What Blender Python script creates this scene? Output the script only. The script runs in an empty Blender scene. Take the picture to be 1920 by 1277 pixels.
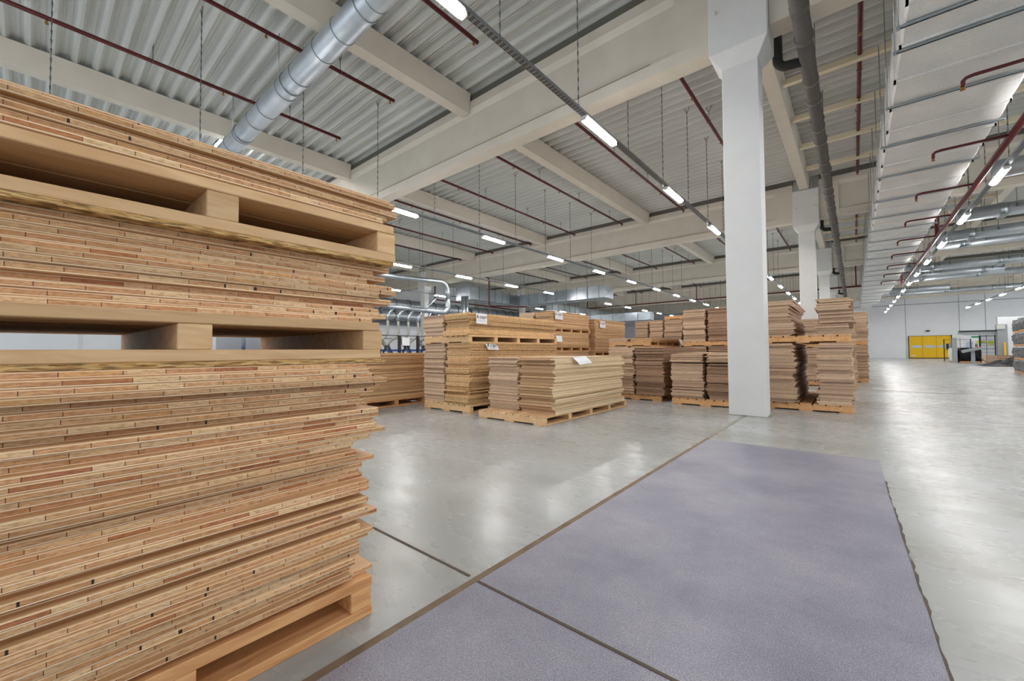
import bpy, math, random
from mathutils import Vector, Matrix
random.seed(7)
PI = math.pi
SC = bpy.context.scene
COL = SC.collection

# ------------------------------------------------------------------ helpers
def tag(o, label=None, cat=None, group=None, kind=None):
    if label: o['label'] = label
    if cat: o['category'] = cat
    if group: o['group'] = group
    if kind: o['kind'] = kind
    return o

def empty(name, loc, label=None, cat=None, group=None):
    o = bpy.data.objects.new(name, None)
    o.empty_display_size = 0.2
    o.location = loc
    COL.objects.link(o)
    return tag(o, label, cat, group)

def wloc(o):
    v = Vector((0, 0, 0))
    while o is not None:
        v += Vector(o.location)
        o = o.parent
    return v

class MB:
    """collects geometry in world coordinates and links it as one mesh object"""
    def __init__(self):
        self.v = []; self.f = []; self.m = []; self.mi = 0; self.sm = []
        self.smooth = False
    def add(self, vs, fs):
        n = len(self.v)
        self.v += [tuple(p) for p in vs]
        for f in fs:
            self.f.append([n + i for i in f]); self.m.append(self.mi); self.sm.append(self.smooth)
        return self
    def box(self, x0, x1, y0, y1, z0, z1):
        if x0 > x1: x0, x1 = x1, x0
        if y0 > y1: y0, y1 = y1, y0
        vs = [(x0,y0,z0),(x1,y0,z0),(x1,y1,z0),(x0,y1,z0),(x0,y0,z1),(x1,y0,z1),(x1,y1,z1),(x0,y1,z1)]
        return self.add(vs, [(0,3,2,1),(4,5,6,7),(0,1,5,4),(1,2,6,5),(2,3,7,6),(3,0,4,7)])
    def cbox(self, x0, x1, y0, y1, z0, z1, c=.004):
        """box with chamfered edges"""
        X = (x0, x1); Y = (y0, y1); Z = (z0, z1)
        vs = []; idx = {}
        for i in (0, 1):
            for j in (0, 1):
                for k in (0, 1):
                    sx, sy, sz = (c if i == 0 else -c), (c if j == 0 else -c), (c if k == 0 else -c)
                    for a, p in enumerate(((X[i], Y[j]+sy, Z[k]+sz), (X[i]+sx, Y[j], Z[k]+sz), (X[i]+sx, Y[j]+sy, Z[k]))):
                        idx[(i, j, k, a)] = len(vs); vs.append(p)
        fs = []
        for i in (0, 1):
            fs.append([idx[(i,j,k,0)] for j, k in ((0,0),(1,0),(1,1),(0,1))])
            fs.append([idx[(j,i,k,1)] for j, k in ((0,0),(1,0),(1,1),(0,1))])
            fs.append([idx[(j,k,i,2)] for j, k in ((0,0),(1,0),(1,1),(0,1))])
        for i in (0, 1):
            for j in (0, 1):
                fs.append([idx[(i,j,0,0)], idx[(i,j,1,0)], idx[(i,j,1,1)], idx[(i,j,0,1)]])
                fs.append([idx[(i,0,j,0)], idx[(i,1,j,0)], idx[(i,1,j,2)], idx[(i,0,j,2)]])
                fs.append([idx[(0,i,j,1)], idx[(1,i,j,1)], idx[(1,i,j,2)], idx[(0,i,j,2)]])
                for k in (0, 1):
                    fs.append([idx[(i,j,k,0)], idx[(i,j,k,1)], idx[(i,j,k,2)]])
        return self.add(vs, [f for f in fs if len(f) >= 3])
    def rbox(self, cx, cy, z0, sx, sy, sz, rot=0, tilt=0):
        c, s = math.cos(rot), math.sin(rot)
        vs = []
        for z in (0, sz):
            for (a, b) in ((-.5,-.5),(.5,-.5),(.5,.5),(-.5,.5)):
                x, y = a*sx, b*sy
                vs.append((cx + x*c - y*s, cy + x*s + y*c, z0 + z + tilt*x))
        return self.add(vs, [(0,3,2,1),(4,5,6,7),(0,1,5,4),(1,2,6,5),(2,3,7,6),(3,0,4,7)])
    def prism(self, prof, axis, a0, a1):
        """profile of (u, z) extruded along x or y"""
        n = len(prof)
        P = (lambda a, u, z: (a, u, z)) if axis == 'x' else (lambda a, u, z: (u, a, z))
        vs = [P(a0, u, z) for u, z in prof] + [P(a1, u, z) for u, z in prof]
        fs = [(i, (i+1) % n, n+(i+1) % n, n+i) for i in range(n)]
        fs.append(tuple(range(n))[::-1]); fs.append(tuple(range(n, 2*n)))
        return self.add(vs, fs)
    def loft(self, rings):
        n = len(rings[0]); vs = [p for r in rings for p in r]; fs = []
        for k in range(len(rings)-1):
            for i in range(n):
                j = (i+1) % n
                fs.append((k*n+i, k*n+j, (k+1)*n+j, (k+1)*n+i))
        fs.append(tuple(range(n))[::-1]); fs.append(tuple(range((len(rings)-1)*n, len(rings)*n)))
        return self.add(vs, fs)
    def tube(self, pts, r, seg=10, closed=False, cap=True):
        pts = [Vector(p) for p in pts]
        rs = r if isinstance(r, (list, tuple)) else [r]*len(pts)
        rings = []; up = None; n = len(pts)
        for i, p in enumerate(pts):
            if closed: d = pts[(i+1) % n] - pts[(i-1) % n]
            else: d = (pts[min(i+1, n-1)] - pts[max(i-1, 0)])
            if d.length < 1e-9: d = Vector((0, 0, 1))
            d.normalize()
            if up is None:
                up = Vector((0, 0, 1)) if abs(d.z) < .9 else Vector((1, 0, 0))
            a = d.cross(up)
            if a.length < 1e-4: a = d.cross(Vector((0, 1, 0)))
            a.normalize(); b = a.cross(d); b.normalize(); up = b
            rings.append([p + a*rs[i]*math.cos(2*PI*k/seg) + b*rs[i]*math.sin(2*PI*k/seg) for k in range(seg)])
        vs = [q for R in rings for q in R]; fs = []
        for k in range(n if closed else n-1):
            kk = (k+1) % n
            for i in range(seg):
                j = (i+1) % seg
                fs.append((k*seg+i, k*seg+j, kk*seg+j, kk*seg+i))
        if not closed and cap:
            fs.append(tuple(range(seg))[::-1]); fs.append(tuple(range((n-1)*seg, n*seg)))
        s = self.smooth; self.smooth = True; self.add(vs, fs); self.smooth = s
        return self
    def build(self, name, mat, parent=None, origin=None):
        if parent is not None: org = wloc(parent)
        elif origin is not None: org = Vector(origin)
        else:
            xs = [p[0] for p in self.v]; ys = [p[1] for p in self.v]; zs = [p[2] for p in self.v]
            org = Vector(((min(xs)+max(xs))/2, (min(ys)+max(ys))/2, min(zs)))
        me = bpy.data.meshes.new(name)
        me.from_pydata([(p[0]-org.x, p[1]-org.y, p[2]-org.z) for p in self.v], [], self.f)
        mats = mat if isinstance(mat, (list, tuple)) else [mat]
        for m in mats: me.materials.append(m)
        for i, p in enumerate(me.polygons):
            p.material_index = min(self.m[i], len(mats)-1); p.use_smooth = self.sm[i]
        me.update()
        import bmesh
        b = bmesh.new(); b.from_mesh(me); bmesh.ops.recalc_face_normals(b, faces=b.faces); b.to_mesh(me); b.free()
        o = bpy.data.objects.new(name, me); COL.objects.link(o)
        if parent is not None: o.parent = parent
        else: o.location = org
        return o

def clone(o, parent=None):
    c = o.copy(); COL.objects.link(c)
    c.parent = parent if parent is not None else o.parent
    return c

ONES = ['', 'first', 'second', 'third', 'fourth', 'fifth', 'sixth', 'seventh', 'eighth', 'ninth', 'tenth', 'eleventh', 'twelfth',
        'thirteenth', 'fourteenth', 'fifteenth', 'sixteenth', 'seventeenth', 'eighteenth', 'nineteenth']
def ordw(n):
    if n < 20: return ONES[n]
    t, u = divmod(n, 10)
    if u == 0: return {2: 'twentieth', 3: 'thirtieth', 4: 'fortieth', 5: 'fiftieth', 6: 'sixtieth'}[t]
    return {2: 'twenty', 3: 'thirty', 4: 'forty', 5: 'fifty', 6: 'sixty'}[t] + '-' + ONES[u]

# ------------------------------------------------------------------ materials
def newmat(name):
    m = bpy.data.materials.new(name); m.use_nodes = True
    nt = m.node_tree; b = nt.nodes['Principled BSDF']
    return m, nt, b
def lin(c):
    return tuple(((x/255)/12.92 if x/255 <= .04045 else ((x/255+.055)/1.055)**2.4) for x in c) + (1,)
def N(nt, t, **kw):
    n = nt.nodes.new(t)
    for k, v in kw.items():
        if k in n.inputs.keys(): n.inputs[k].default_value = v
        else: setattr(n, k, v)
    return n
def L(nt, a, b): nt.links.new(a, b)
def math_n(nt, op, a, b=None):
    n = nt.nodes.new('ShaderNodeMath'); n.operation = op
    for i, x in enumerate((a, b)):
        if x is None: continue
        if isinstance(x, (int, float)): n.inputs[i].default_value = x
        else: L(nt, x, n.inputs[i])
    return n.outputs[0]
def ramp(nt, fac, stops, interp='LINEAR'):
    r = nt.nodes.new('ShaderNodeValToRGB'); r.color_ramp.interpolation = interp
    while len(r.color_ramp.elements) < len(stops): r.color_ramp.elements.new(.5)
    for e, (p, c) in zip(r.color_ramp.elements, stops):
        e.position = p; e.color = c if len(c) == 4 else tuple(c)+(1,)
    if fac is not None: L(nt, fac, r.inputs[0])
    return r.outputs[0]
def mix(nt, fac, a, b, mode='MIX'):
    n = nt.nodes.new('ShaderNodeMix'); n.data_type = 'RGBA'; n.blend_type = mode
    for sock, x in ((n.inputs[0], fac), (n.inputs[6], a), (n.inputs[7], b)):
        if isinstance(x, (int, float)): sock.default_value = x
        elif isinstance(x, tuple): sock.default_value = x
        else: L(nt, x, sock)
    return n.outputs[2]

def simple(name, c, rough=.6, metal=0, noise=0, nscale=6, bump=0, bscale=80, stretch=(1,1,1), spec=None):
    m, nt, b = newmat(name)
    b.inputs['Roughness'].default_value = rough; b.inputs['Metallic'].default_value = metal
    if spec is not None: b.inputs['Specular IOR Level'].default_value = spec
    c = lin(c); b.inputs['Base Color'].default_value = c
    tc = N(nt, 'ShaderNodeTexCoord'); mp = N(nt, 'ShaderNodeMapping'); mp.inputs['Scale'].default_value = stretch
    L(nt, tc.outputs['Object'], mp.inputs[0])
    if noise:
        nz = N(nt, 'ShaderNodeTexNoise', Scale=nscale, Detail=5.0); L(nt, mp.outputs[0], nz.inputs['Vector'])
        f = ramp(nt, nz.outputs[0], [(.3, (1-noise,)*3), (.7, (1+noise*.3,)*3)])
        L(nt, mix(nt, 1.0, c, f, 'MULTIPLY'), b.inputs['Base Color'])
    if bump:
        nz = N(nt, 'ShaderNodeTexNoise', Scale=bscale, Detail=4.0); L(nt, mp.outputs[0], nz.inputs['Vector'])
        bp = N(nt, 'ShaderNodeBump', Strength=bump, Distance=.01); L(nt, nz.outputs[0], bp.inputs['Height'])
        L(nt, bp.outputs[0], b.inputs['Normal'])
    return m

def rnd(nt):
    a = N(nt, 'ShaderNodeObjectInfo').outputs['Random']; g = N(nt, 'ShaderNodeNewGeometry').outputs['Random Per Island']
    return math_n(nt, 'FRACT', math_n(nt, 'ADD', a, g))

def wood(name, c1, c2, stretch=(20, 2, 20), rough=.65, endc=None, var=.15):
    m, nt, b = newmat(name); b.inputs['Roughness'].default_value = rough
    tc = N(nt, 'ShaderNodeTexCoord'); r = rnd(nt)
    mp = N(nt, 'ShaderNodeMapping'); mp.inputs['Scale'].default_value = stretch
    L(nt, tc.outputs['Object'], mp.inputs[0])
    cmb = N(nt, 'ShaderNodeCombineXYZ')
    for i in range(3): L(nt, math_n(nt, 'MULTIPLY', r, 37.0+i*11), cmb.inputs[i])
    L(nt, cmb.outputs[0], mp.inputs['Location'])
    nz = N(nt, 'ShaderNodeTexNoise', Scale=1.0, Detail=6.0, Distortion=1.2); L(nt, mp.outputs[0], nz.inputs['Vector'])
    c = ramp(nt, nz.outputs[0], [(.3, lin(c1)), (.65, lin(c2))])
    v = ramp(nt, r, [(0, (1-var, 1-var*1.1, 1-var*1.2)), (1, (1+var*.4,)*3)])
    c = mix(nt, 1.0, c, v, 'MULTIPLY')
    L(nt, c, b.inputs['Base Color'])
    bp = N(nt, 'ShaderNodeBump', Strength=.15, Distance=.004); L(nt, nz.outputs[0], bp.inputs['Height'])
    L(nt, bp.outputs[0], b.inputs['Normal'])
    return m

def ply_mat(name, t, face1, face2, cores, gapc, cellscale=9.0):
    """three-ply panel: two thin plies around a core of upright lamellas with gaps between them"""
    m, nt, b = newmat(name); b.inputs['Roughness'].default_value = .6
    tc = N(nt, 'ShaderNodeTexCoord'); r = rnd(nt)
    sep = N(nt, 'ShaderNodeSeparateXYZ'); L(nt, tc.outputs['Object'], sep.inputs[0])
    z = math_n(nt, 'DIVIDE', sep.outputs[2], t)
    w = math_n(nt, 'ADD', math_n(nt, 'MULTIPLY', sep.outputs[1], cellscale), math_n(nt, 'MULTIPLY', r, 91.0))
    vo = N(nt, 'ShaderNodeTexVoronoi', voronoi_dimensions='1D', feature='F1'); vo.inputs['Scale'].default_value = 1.0
    ve = N(nt, 'ShaderNodeTexVoronoi', voronoi_dimensions='1D', feature='DISTANCE_TO_EDGE'); ve.inputs['Scale'].default_value = 1.0
    L(nt, w, vo.inputs['W']); L(nt, w, ve.inputs['W'])
    cs = N(nt, 'ShaderNodeSeparateColor'); L(nt, vo.outputs['Color'], cs.inputs[0])
    core = ramp(nt, cs.outputs[0], cores, 'CONSTANT')
    # end grain of the lamellas
    mp = N(nt, 'ShaderNodeMapping'); mp.inputs['Scale'].default_value = (60, 60, 160)
    mp.inputs['Rotation'].default_value = (.6, .2, 0)
    L(nt, tc.outputs['Object'], mp.inputs[0])
    nz = N(nt, 'ShaderNodeTexNoise', Scale=1.0, Detail=4.0, Distortion=.6); L(nt, mp.outputs[0], nz.inputs['Vector'])
    core = mix(nt, 1.0, core, ramp(nt, nz.outputs[0], [(.3, (.66, .58, .5)), (.6, (1.05, 1.05, 1.05))]), 'MULTIPLY')
    # gaps, mostly hairlines and now and then a wide dark one
    wide = math_n(nt, 'MULTIPLY', math_n(nt, 'GREATER_THAN', cs.outputs[1], .93), .035)
    thr = math_n(nt, 'ADD', wide, .009)
    gap = math_n(nt, 'LESS_THAN', ve.outputs['Distance'], thr)
    hole = math_n(nt, 'GREATER_THAN', cs.outputs[1], .93)
    core = mix(nt, gap, core, mix(nt, hole, lin((104, 70, 46)), lin(gapc)))
    # face plies
    mp2 = N(nt, 'ShaderNodeMapping'); mp2.inputs['Scale'].default_value = (30, 2.5, 60)
    cmb = N(nt, 'ShaderNodeCombineXYZ')
    for i in range(3): L(nt, math_n(nt, 'MULTIPLY', r, 53.0+i*7), cmb.inputs[i])
    L(nt, tc.outputs['Object'], mp2.inputs[0]); L(nt, cmb.outputs[0], mp2.inputs['Location'])
    n2 = N(nt, 'ShaderNodeTexNoise', Scale=1.0, Detail=5.0, Distortion=.8); L(nt, mp2.outputs[0], n2.inputs['Vector'])
    face = ramp(nt, n2.outputs[0], [(.3, lin(face1)), (.65, lin(face2))])
    sn = N(nt, 'ShaderNodeSeparateXYZ'); L(nt, tc.outputs['Normal'], sn.inputs[0])
    side = math_n(nt, 'LESS_THAN', math_n(nt, 'ABSOLUTE', sn.outputs[2]), .5)
    face = mix(nt, side, face, ramp(nt, n2.outputs[0], [(.3, lin((226, 194, 156))), (.6, lin((248, 228, 198)))]))
    incore = math_n(nt, 'MULTIPLY', math_n(nt, 'GREATER_THAN', z, .21), math_n(nt, 'LESS_THAN', z, .81))
    c = mix(nt, incore, face, core)
    # glue line
    gl = math_n(nt, 'LESS_THAN', math_n(nt, 'ABSOLUTE', math_n(nt, 'SUBTRACT', z, .255)), .022)
    c = mix(nt, math_n(nt, 'MULTIPLY', gl, .6), c, lin((110, 72, 46)))
    c = mix(nt, 1.0, c, ramp(nt, r, [(0, (.80, .75, .70)), (.5, (1, .97, .94)), (1, (1.16, 1.13, 1.10))]), 'MULTIPLY')
    L(nt, c, b.inputs['Base Color'])
    bp = N(nt, 'ShaderNodeBump', Strength=.3, Distance=.003)
    L(nt, math_n(nt, 'SUBTRACT', nz.outputs[0], math_n(nt, 'MULTIPLY', math_n(nt, 'MULTIPLY', gap, incore), 3.0)), bp.inputs['Height'])
    L(nt, bp.outputs[0], b.inputs['Normal'])
    return m

def chip_mat(name, cols, sc=(90, 40, 200), var=.2, dark=.25):
    m, nt, b = newmat(name); b.inputs['Roughness'].default_value = .7
    tc = N(nt, 'ShaderNodeTexCoord'); r = rnd(nt)
    mp = N(nt, 'ShaderNodeMapping'); mp.inputs['Scale'].default_value = sc
    L(nt, tc.outputs['Object'], mp.inputs[0])
    cmb = N(nt, 'ShaderNodeCombineXYZ')
    for i in range(3): L(nt, math_n(nt, 'MULTIPLY', r, 17.0+i*9), cmb.inputs[i])
    L(nt, cmb.outputs[0], mp.inputs['Location'])
    vo = N(nt, 'ShaderNodeTexVoronoi', Scale=1.0); L(nt, mp.outputs[0], vo.inputs['Vector'])
    cs = N(nt, 'ShaderNodeSeparateColor'); L(nt, vo.outputs['Color'], cs.inputs[0])
    c = ramp(nt, cs.outputs[0], cols)
    nz = N(nt, 'ShaderNodeTexNoise', Scale=.5, Detail=4.0); L(nt, mp.outputs[0], nz.inputs['Vector'])
    c = mix(nt, 1.0, c, ramp(nt, nz.outputs[0], [(.38, (1-dark*2,)*3), (.5, (1, 1, 1))]), 'MULTIPLY')
    c = mix(nt, 1.0, c, ramp(nt, r, [(0, (1-var, 1-var, 1-var*1.1)), (1, (1+var*.5,)*3)]), 'MULTIPLY')
    L(nt, c, b.inputs['Base Color'])
    bp = N(nt, 'ShaderNodeBump', Strength=.4, Distance=.003); L(nt, cs.outputs[1], bp.inputs['Height'])
    L(nt, bp.outputs[0], b.inputs['Normal'])
    return m

M = {}
M['ply'] = ply_mat('three_ply_panel', .0214, (200, 160, 116), (222, 186, 142),
    [(0, lin((212, 168, 122))), (.2, lin((202, 152, 104))), (.36, lin((218, 178, 132))), (.52, lin((206, 158, 112))),
     (.68, lin((222, 188, 144))), (.84, lin((182, 122, 76))), (.9, lin((216, 168, 112))), (.965, lin((176, 116, 78)))], (46, 28, 18))
M['plank'] = wood('pale_panel', (216, 188, 148), (238, 214, 176), (14, 3, 70), var=.26)
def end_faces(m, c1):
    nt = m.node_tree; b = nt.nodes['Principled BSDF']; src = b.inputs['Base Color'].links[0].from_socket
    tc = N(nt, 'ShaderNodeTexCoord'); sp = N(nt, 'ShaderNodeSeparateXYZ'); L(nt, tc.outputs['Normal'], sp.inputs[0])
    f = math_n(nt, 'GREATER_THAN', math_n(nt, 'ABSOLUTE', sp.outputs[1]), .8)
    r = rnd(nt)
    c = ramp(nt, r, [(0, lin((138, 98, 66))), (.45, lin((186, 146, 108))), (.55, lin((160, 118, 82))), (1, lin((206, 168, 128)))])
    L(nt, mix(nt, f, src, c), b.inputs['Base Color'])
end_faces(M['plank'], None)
M['tan'] = wood('tan_panel', (190, 158, 130), (214, 184, 154), (9, 3, 60), var=.34)
M['brown'] = wood('brown_panel', (152, 118, 92), (182, 148, 120), (9, 3, 60), var=.34)
M['rust'] = wood('rust_panel', (196, 152, 108), (222, 184, 138), (9, 3, 60), var=.34)
M['osbedge'] = chip_mat('chipboard_edge', [(0, lin((198, 152, 104))), (.5, lin((218, 174, 120))), (1, lin((232, 196, 148)))], (90, 60, 120), dark=.16, var=.34)
M['osb'] = chip_mat('oriented_strand_board', [(0, lin((150, 104, 52))), (.4, lin((208, 160, 92))), (1, lin((236, 200, 136)))], (50, 30, 260), dark=.3)
M['pal1'] = wood('pallet_timber_pale', (208, 166, 118), (230, 194, 148), (22, 3, 26), var=.2)
M['pal2'] = wood('pallet_timber_brown', (190, 132, 84), (222, 170, 116), (18, 3, 22), var=.2)
M['pal3'] = wood('pallet_timber_orange', (198, 144, 92), (226, 176, 122), (18, 3, 22), var=.15)
M['paint'] = simple('painted_concrete', (214, 214, 212), .55, noise=.05, nscale=3, bump=.05, bscale=60)
M['concrete'] = simple('beam_concrete', (206, 199, 185), .7, noise=.06, nscale=2, bump=.06, bscale=40)
M['galv'] = simple('galvanised_steel', (176, 184, 190), .34, .92, noise=.16, nscale=2.5, bump=.02, bscale=12)
M['galvdark'] = simple('dull_galvanised_steel', (150, 156, 162), .5, .8, noise=.2, nscale=3)
M['hangmetal'] = simple('zinc_wire', (110, 114, 114), .5, .7)
M['red'] = simple('red_pipe_paint', (84, 10, 12), .45, noise=.12, nscale=4)
M['brass'] = simple('brass', (150, 104, 50), .4, .8)
M['drain'] = simple('dark_grey_plastic_pipe', (92, 88, 84), .6, noise=.1, nscale=5)
M['black'] = simple('black_plastic', (24, 24, 26), .45)
M['blackpipe'] = simple('black_rubber_insulation', (40, 38, 38), .7)
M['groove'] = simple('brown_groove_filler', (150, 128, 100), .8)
M['closure'] = simple('dark_closure_strip', (104, 102, 94), .6)
M['white'] = simple('white_lacquered_metal', (226, 228, 230), .4)
M['greymetal'] = simple('grey_lacquered_metal', (150, 154, 158), .45)
M['blue'] = simple('blue_lacquered_metal', (28, 62, 140), .4)
M['yellow'] = simple('yellow_door_fabric', (246, 196, 2), .5, noise=.04, nscale=2)
M['yellowpost'] = simple('yellow_safety_paint', (238, 190, 20), .5)
M['doorwin'] = simple('clear_door_window', (196, 206, 224), .15)
M['paper'] = simple('white_paper', (238, 238, 240), .7)
M['ink'] = simple('black_ink', (22, 22, 24), .7)
M['greyink'] = simple('grey_ink', (150, 150, 152), .7)
M['hose'] = simple('ribbed_grey_hose', (150, 148, 138), .5, bump=.5, bscale=60)
M['lampcase'] = simple('lamp_housing', (200, 200, 196), .5)
M['purlin'] = simple('cream_steel_bar', (214, 202, 176), .6)
M['tarp'] = simple('black_plastic_sheet', (8, 8, 10), .5, bump=.4, bscale=14, spec=.25)
M['stretch'] = simple('grey_stretch_wrap', (98, 98, 100), .3, noise=.5, nscale=9, bump=.6, bscale=18)
M['green'] = simple('green_sign', (20, 150, 80), .5)
M['lime'] = simple('lime_sign', (206, 214, 60), .5)
M['redsign'] = simple('red_plastic', (190, 24, 24), .4)
M['brownjoint'] = simple('brown_joint_filler', (128, 108, 86), .8, noise=.3, nscale=8)
M['greyjoint'] = simple('grey_joint_filler', (150, 146, 134), .7, noise=.3, nscale=8)
M['darkjoint'] = simple('saw_cut_joint', (92, 80, 68), .9)

def spiral_mat():
    m, nt, b = newmat('spiral_duct_steel'); b.inputs['Metallic'].default_value = .75; b.inputs['Roughness'].default_value = .42
    tc = N(nt, 'ShaderNodeTexCoord')
    nz = N(nt, 'ShaderNodeTexNoise', Scale=2.2, Detail=5.0); L(nt, tc.outputs['Object'], nz.inputs['Vector'])
    L(nt, ramp(nt, nz.outputs[0], [(.3, lin((176, 184, 192))), (.7, lin((198, 205, 211)))]), b.inputs['Base Color'])
    return m
M['spiral'] = spiral_mat()

def foil_mat():
    m, nt, b = newmat('foil_faced_insulation'); b.inputs['Metallic'].default_value = .08; b.inputs['Roughness'].default_value = .45
    tc = N(nt, 'ShaderNodeTexCoord')
    n1 = N(nt, 'ShaderNodeTexNoise', Scale=95.0, Detail=2.0); L(nt, tc.outputs['Object'], n1.inputs['Vector'])
    n2 = N(nt, 'ShaderNodeTexNoise', Scale=1.4, Detail=4.0); L(nt, tc.outputs['Object'], n2.inputs['Vector'])
    c = ramp(nt, n2.outputs[0], [(.3, lin((224, 224, 224))), (.7, lin((242, 240, 238)))])
    c = mix(nt, 1.0, c, ramp(nt, n1.outputs[0], [(.35, (.8, .8, .8)), (.55, (1, 1, 1))]), 'MULTIPLY')
    L(nt, c, b.inputs['Base Color'])
    bp = N(nt, 'ShaderNodeBump', Strength=.5, Distance=.01); L(nt, n1.outputs[0], bp.inputs['Height'])
    L(nt, bp.outputs[0], b.inputs['Normal'])
    return m
M['foil'] = foil_mat()

def deck_mat():
    m, nt, b = newmat('corrugated_roof_sheet'); b.inputs['Metallic'].default_value = .15; b.inputs['Roughness'].default_value = .5
    tc = N(nt, 'ShaderNodeTexCoord')
    mp = N(nt, 'ShaderNodeMapping'); mp.inputs['Scale'].default_value = (.25, .6, 1); L(nt, tc.outputs['Object'], mp.inputs[0])
    n2 = N(nt, 'ShaderNodeTexNoise', Scale=1.0, Detail=3.0); L(nt, mp.outputs[0], n2.inputs['Vector'])
    L(nt, ramp(nt, n2.outputs[0], [(.3, lin((188, 189, 185))), (.7, lin((202, 203, 199)))]), b.inputs['Base Color'])
    return m
M['deck'] = deck_mat()

def floor_mat():
    m, nt, b = newmat('polished_concrete_floor')
    tc = N(nt, 'ShaderNodeTexCoord')
    mp = N(nt, 'ShaderNodeMapping'); mp.inputs['Rotation'].default_value = (0, 0, -.7); mp.inputs['Scale'].default_value = (.55, 1.3, 1)
    L(nt, tc.outputs['Object'], mp.inputs[0])
    mq = N(nt, 'ShaderNodeMapping'); mq.inputs['Rotation'].default_value = (0, 0, -.35); mq.inputs['Scale'].default_value = (1.5, 3.4, 1)
    L(nt, tc.outputs['Object'], mq.inputs[0])
    n1 = N(nt, 'ShaderNodeTexNoise', Scale=.6, Detail=4.0, Roughness=.5); L(nt, mp.outputs[0], n1.inputs['Vector'])
    n2 = N(nt, 'ShaderNodeTexNoise', Scale=1.3, Detail=6.0, Roughness=.62); L(nt, mq.outputs[0], n2.inputs['Vector'])
    n3 = N(nt, 'ShaderNodeTexNoise', Scale=38.0, Detail=3.0, Roughness=.6); L(nt, tc.outputs['Object'], n3.inputs['Vector'])
    c = ramp(nt, n1.outputs[0], [(.2, lin((158, 158, 150))), (.8, lin((198, 202, 206)))])
    c = mix(nt, 1.0, c, ramp(nt, n2.outputs[0], [(.1, (.76, .75, .72)), (.9, (1, 1, 1))]), 'MULTIPLY')
    c = mix(nt, 1.0, c, ramp(nt, n3.outputs[0], [(.1, (.92, .92, .91)), (.9, (1, 1, 1))]), 'MULTIPLY')
    L(nt, c, b.inputs['Base Color'])
    L(nt, ramp(nt, n2.outputs[0], [(.1, (.38,)*3), (.9, (.17,)*3)]), b.inputs['Roughness'])
    b.inputs['Specular IOR Level'].default_value = .42
    return m
M['floor'] = floor_mat()

def patch_mat():
    m, nt, b = newmat('grey_violet_screed'); tc = N(nt, 'ShaderNodeTexCoord')
    n1 = N(nt, 'ShaderNodeTexNoise', Scale=1.1, Detail=6.0, Roughness=.62); L(nt, tc.outputs['Object'], n1.inputs['Vector'])
    n2 = N(nt, 'ShaderNodeTexNoise', Scale=240.0, Detail=2.0); L(nt, tc.outputs['Object'], n2.inputs['Vector'])
    c = ramp(nt, n1.outputs[0], [(.34, lin((121, 120, 134))), (.52, lin((141, 139, 151))), (.68, lin((156, 154, 162)))])
    c = mix(nt, 1.0, c, ramp(nt, n2.outputs[0], [(.34, (.68, .68, .7)), (.5, (1, 1, 1)), (.7, (1.6, 1.6, 1.6))]), 'MULTIPLY')
    L(nt, c, b.inputs['Base Color']); b.inputs['Roughness'].default_value = .42
    bp = N(nt, 'ShaderNodeBump', Strength=.35, Distance=.004); L(nt, n2.outputs[0], bp.inputs['Height'])
    L(nt, bp.outputs[0], b.inputs['Normal'])
    return m
M['patch'] = patch_mat()

def lamp_mat(s):
    m, nt, b = newmat('led_diffuser'); b.inputs['Base Color'].default_value = (1, 1, 1, 1)
    b.inputs['Emission Color'].default_value = (1, .985, .97, 1); b.inputs['Emission Strength'].default_value = s
    return m
M['lamp'] = lamp_mat(122.0)
M['wall'] = simple('white_wall_panel', (240, 242, 246), .55, noise=.03, nscale=1)
M['wallcream'] = simple('cream_wall_cladding', (206, 202, 188), .6, noise=.04, nscale=1)

# ------------------------------------------------------------------ the setting
X0, X1, Y0, Y1 = -34.0, 26.0, -6.0, 67.2
tag(MB().box(X0-.3, X1, Y0, Y1+.3, -.12, 0).build('floor', M['floor']), kind='structure')
# corrugated deck, ribs along x
pitch = .365; zb, zt = 8.27, 8.40
prof = []
y = Y0
while y < Y1 + .3:
    prof += [(y, zb), (y+.05, zb), (y+.085, zb+.055), (y+.095, zb+.05), (y+.125, zt), (y+.17, zt), (y+.178, zt-.014), (y+.19, zt-.014),
             (y+.198, zt), (y+.235, zt), (y+.243, zt-.014), (y+.255, zt-.014), (y+.263, zt), (y+.285, zt), (y+.318, zb+.06), (y+.328, zb+.05)]
    y += pitch
prof.append((y, zb))
b = MB(); n = len(prof)
vs = [(X0-.3, p[0], p[1]) for p in prof] + [(X1, p[0], p[1]) for p in prof] + [(X0-.3, p[0], 8.6) for p in (prof[0], prof[-1])] + [(X1, p[0], 8.6) for p in (prof[0], prof[-1])]
fs = [(i, i+1, n+i+1, n+i) for i in range(n-1)] + [(2*n, 2*n+2, 2*n+3, 2*n+1)]
fs += [(0, n, 2*n+2, 2*n), (n-1, 2*n+1, 2*n+3, 2*n-1)]
b.add(vs, fs)
tag(b.build('ceiling', M['deck']), kind='structure')
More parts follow.
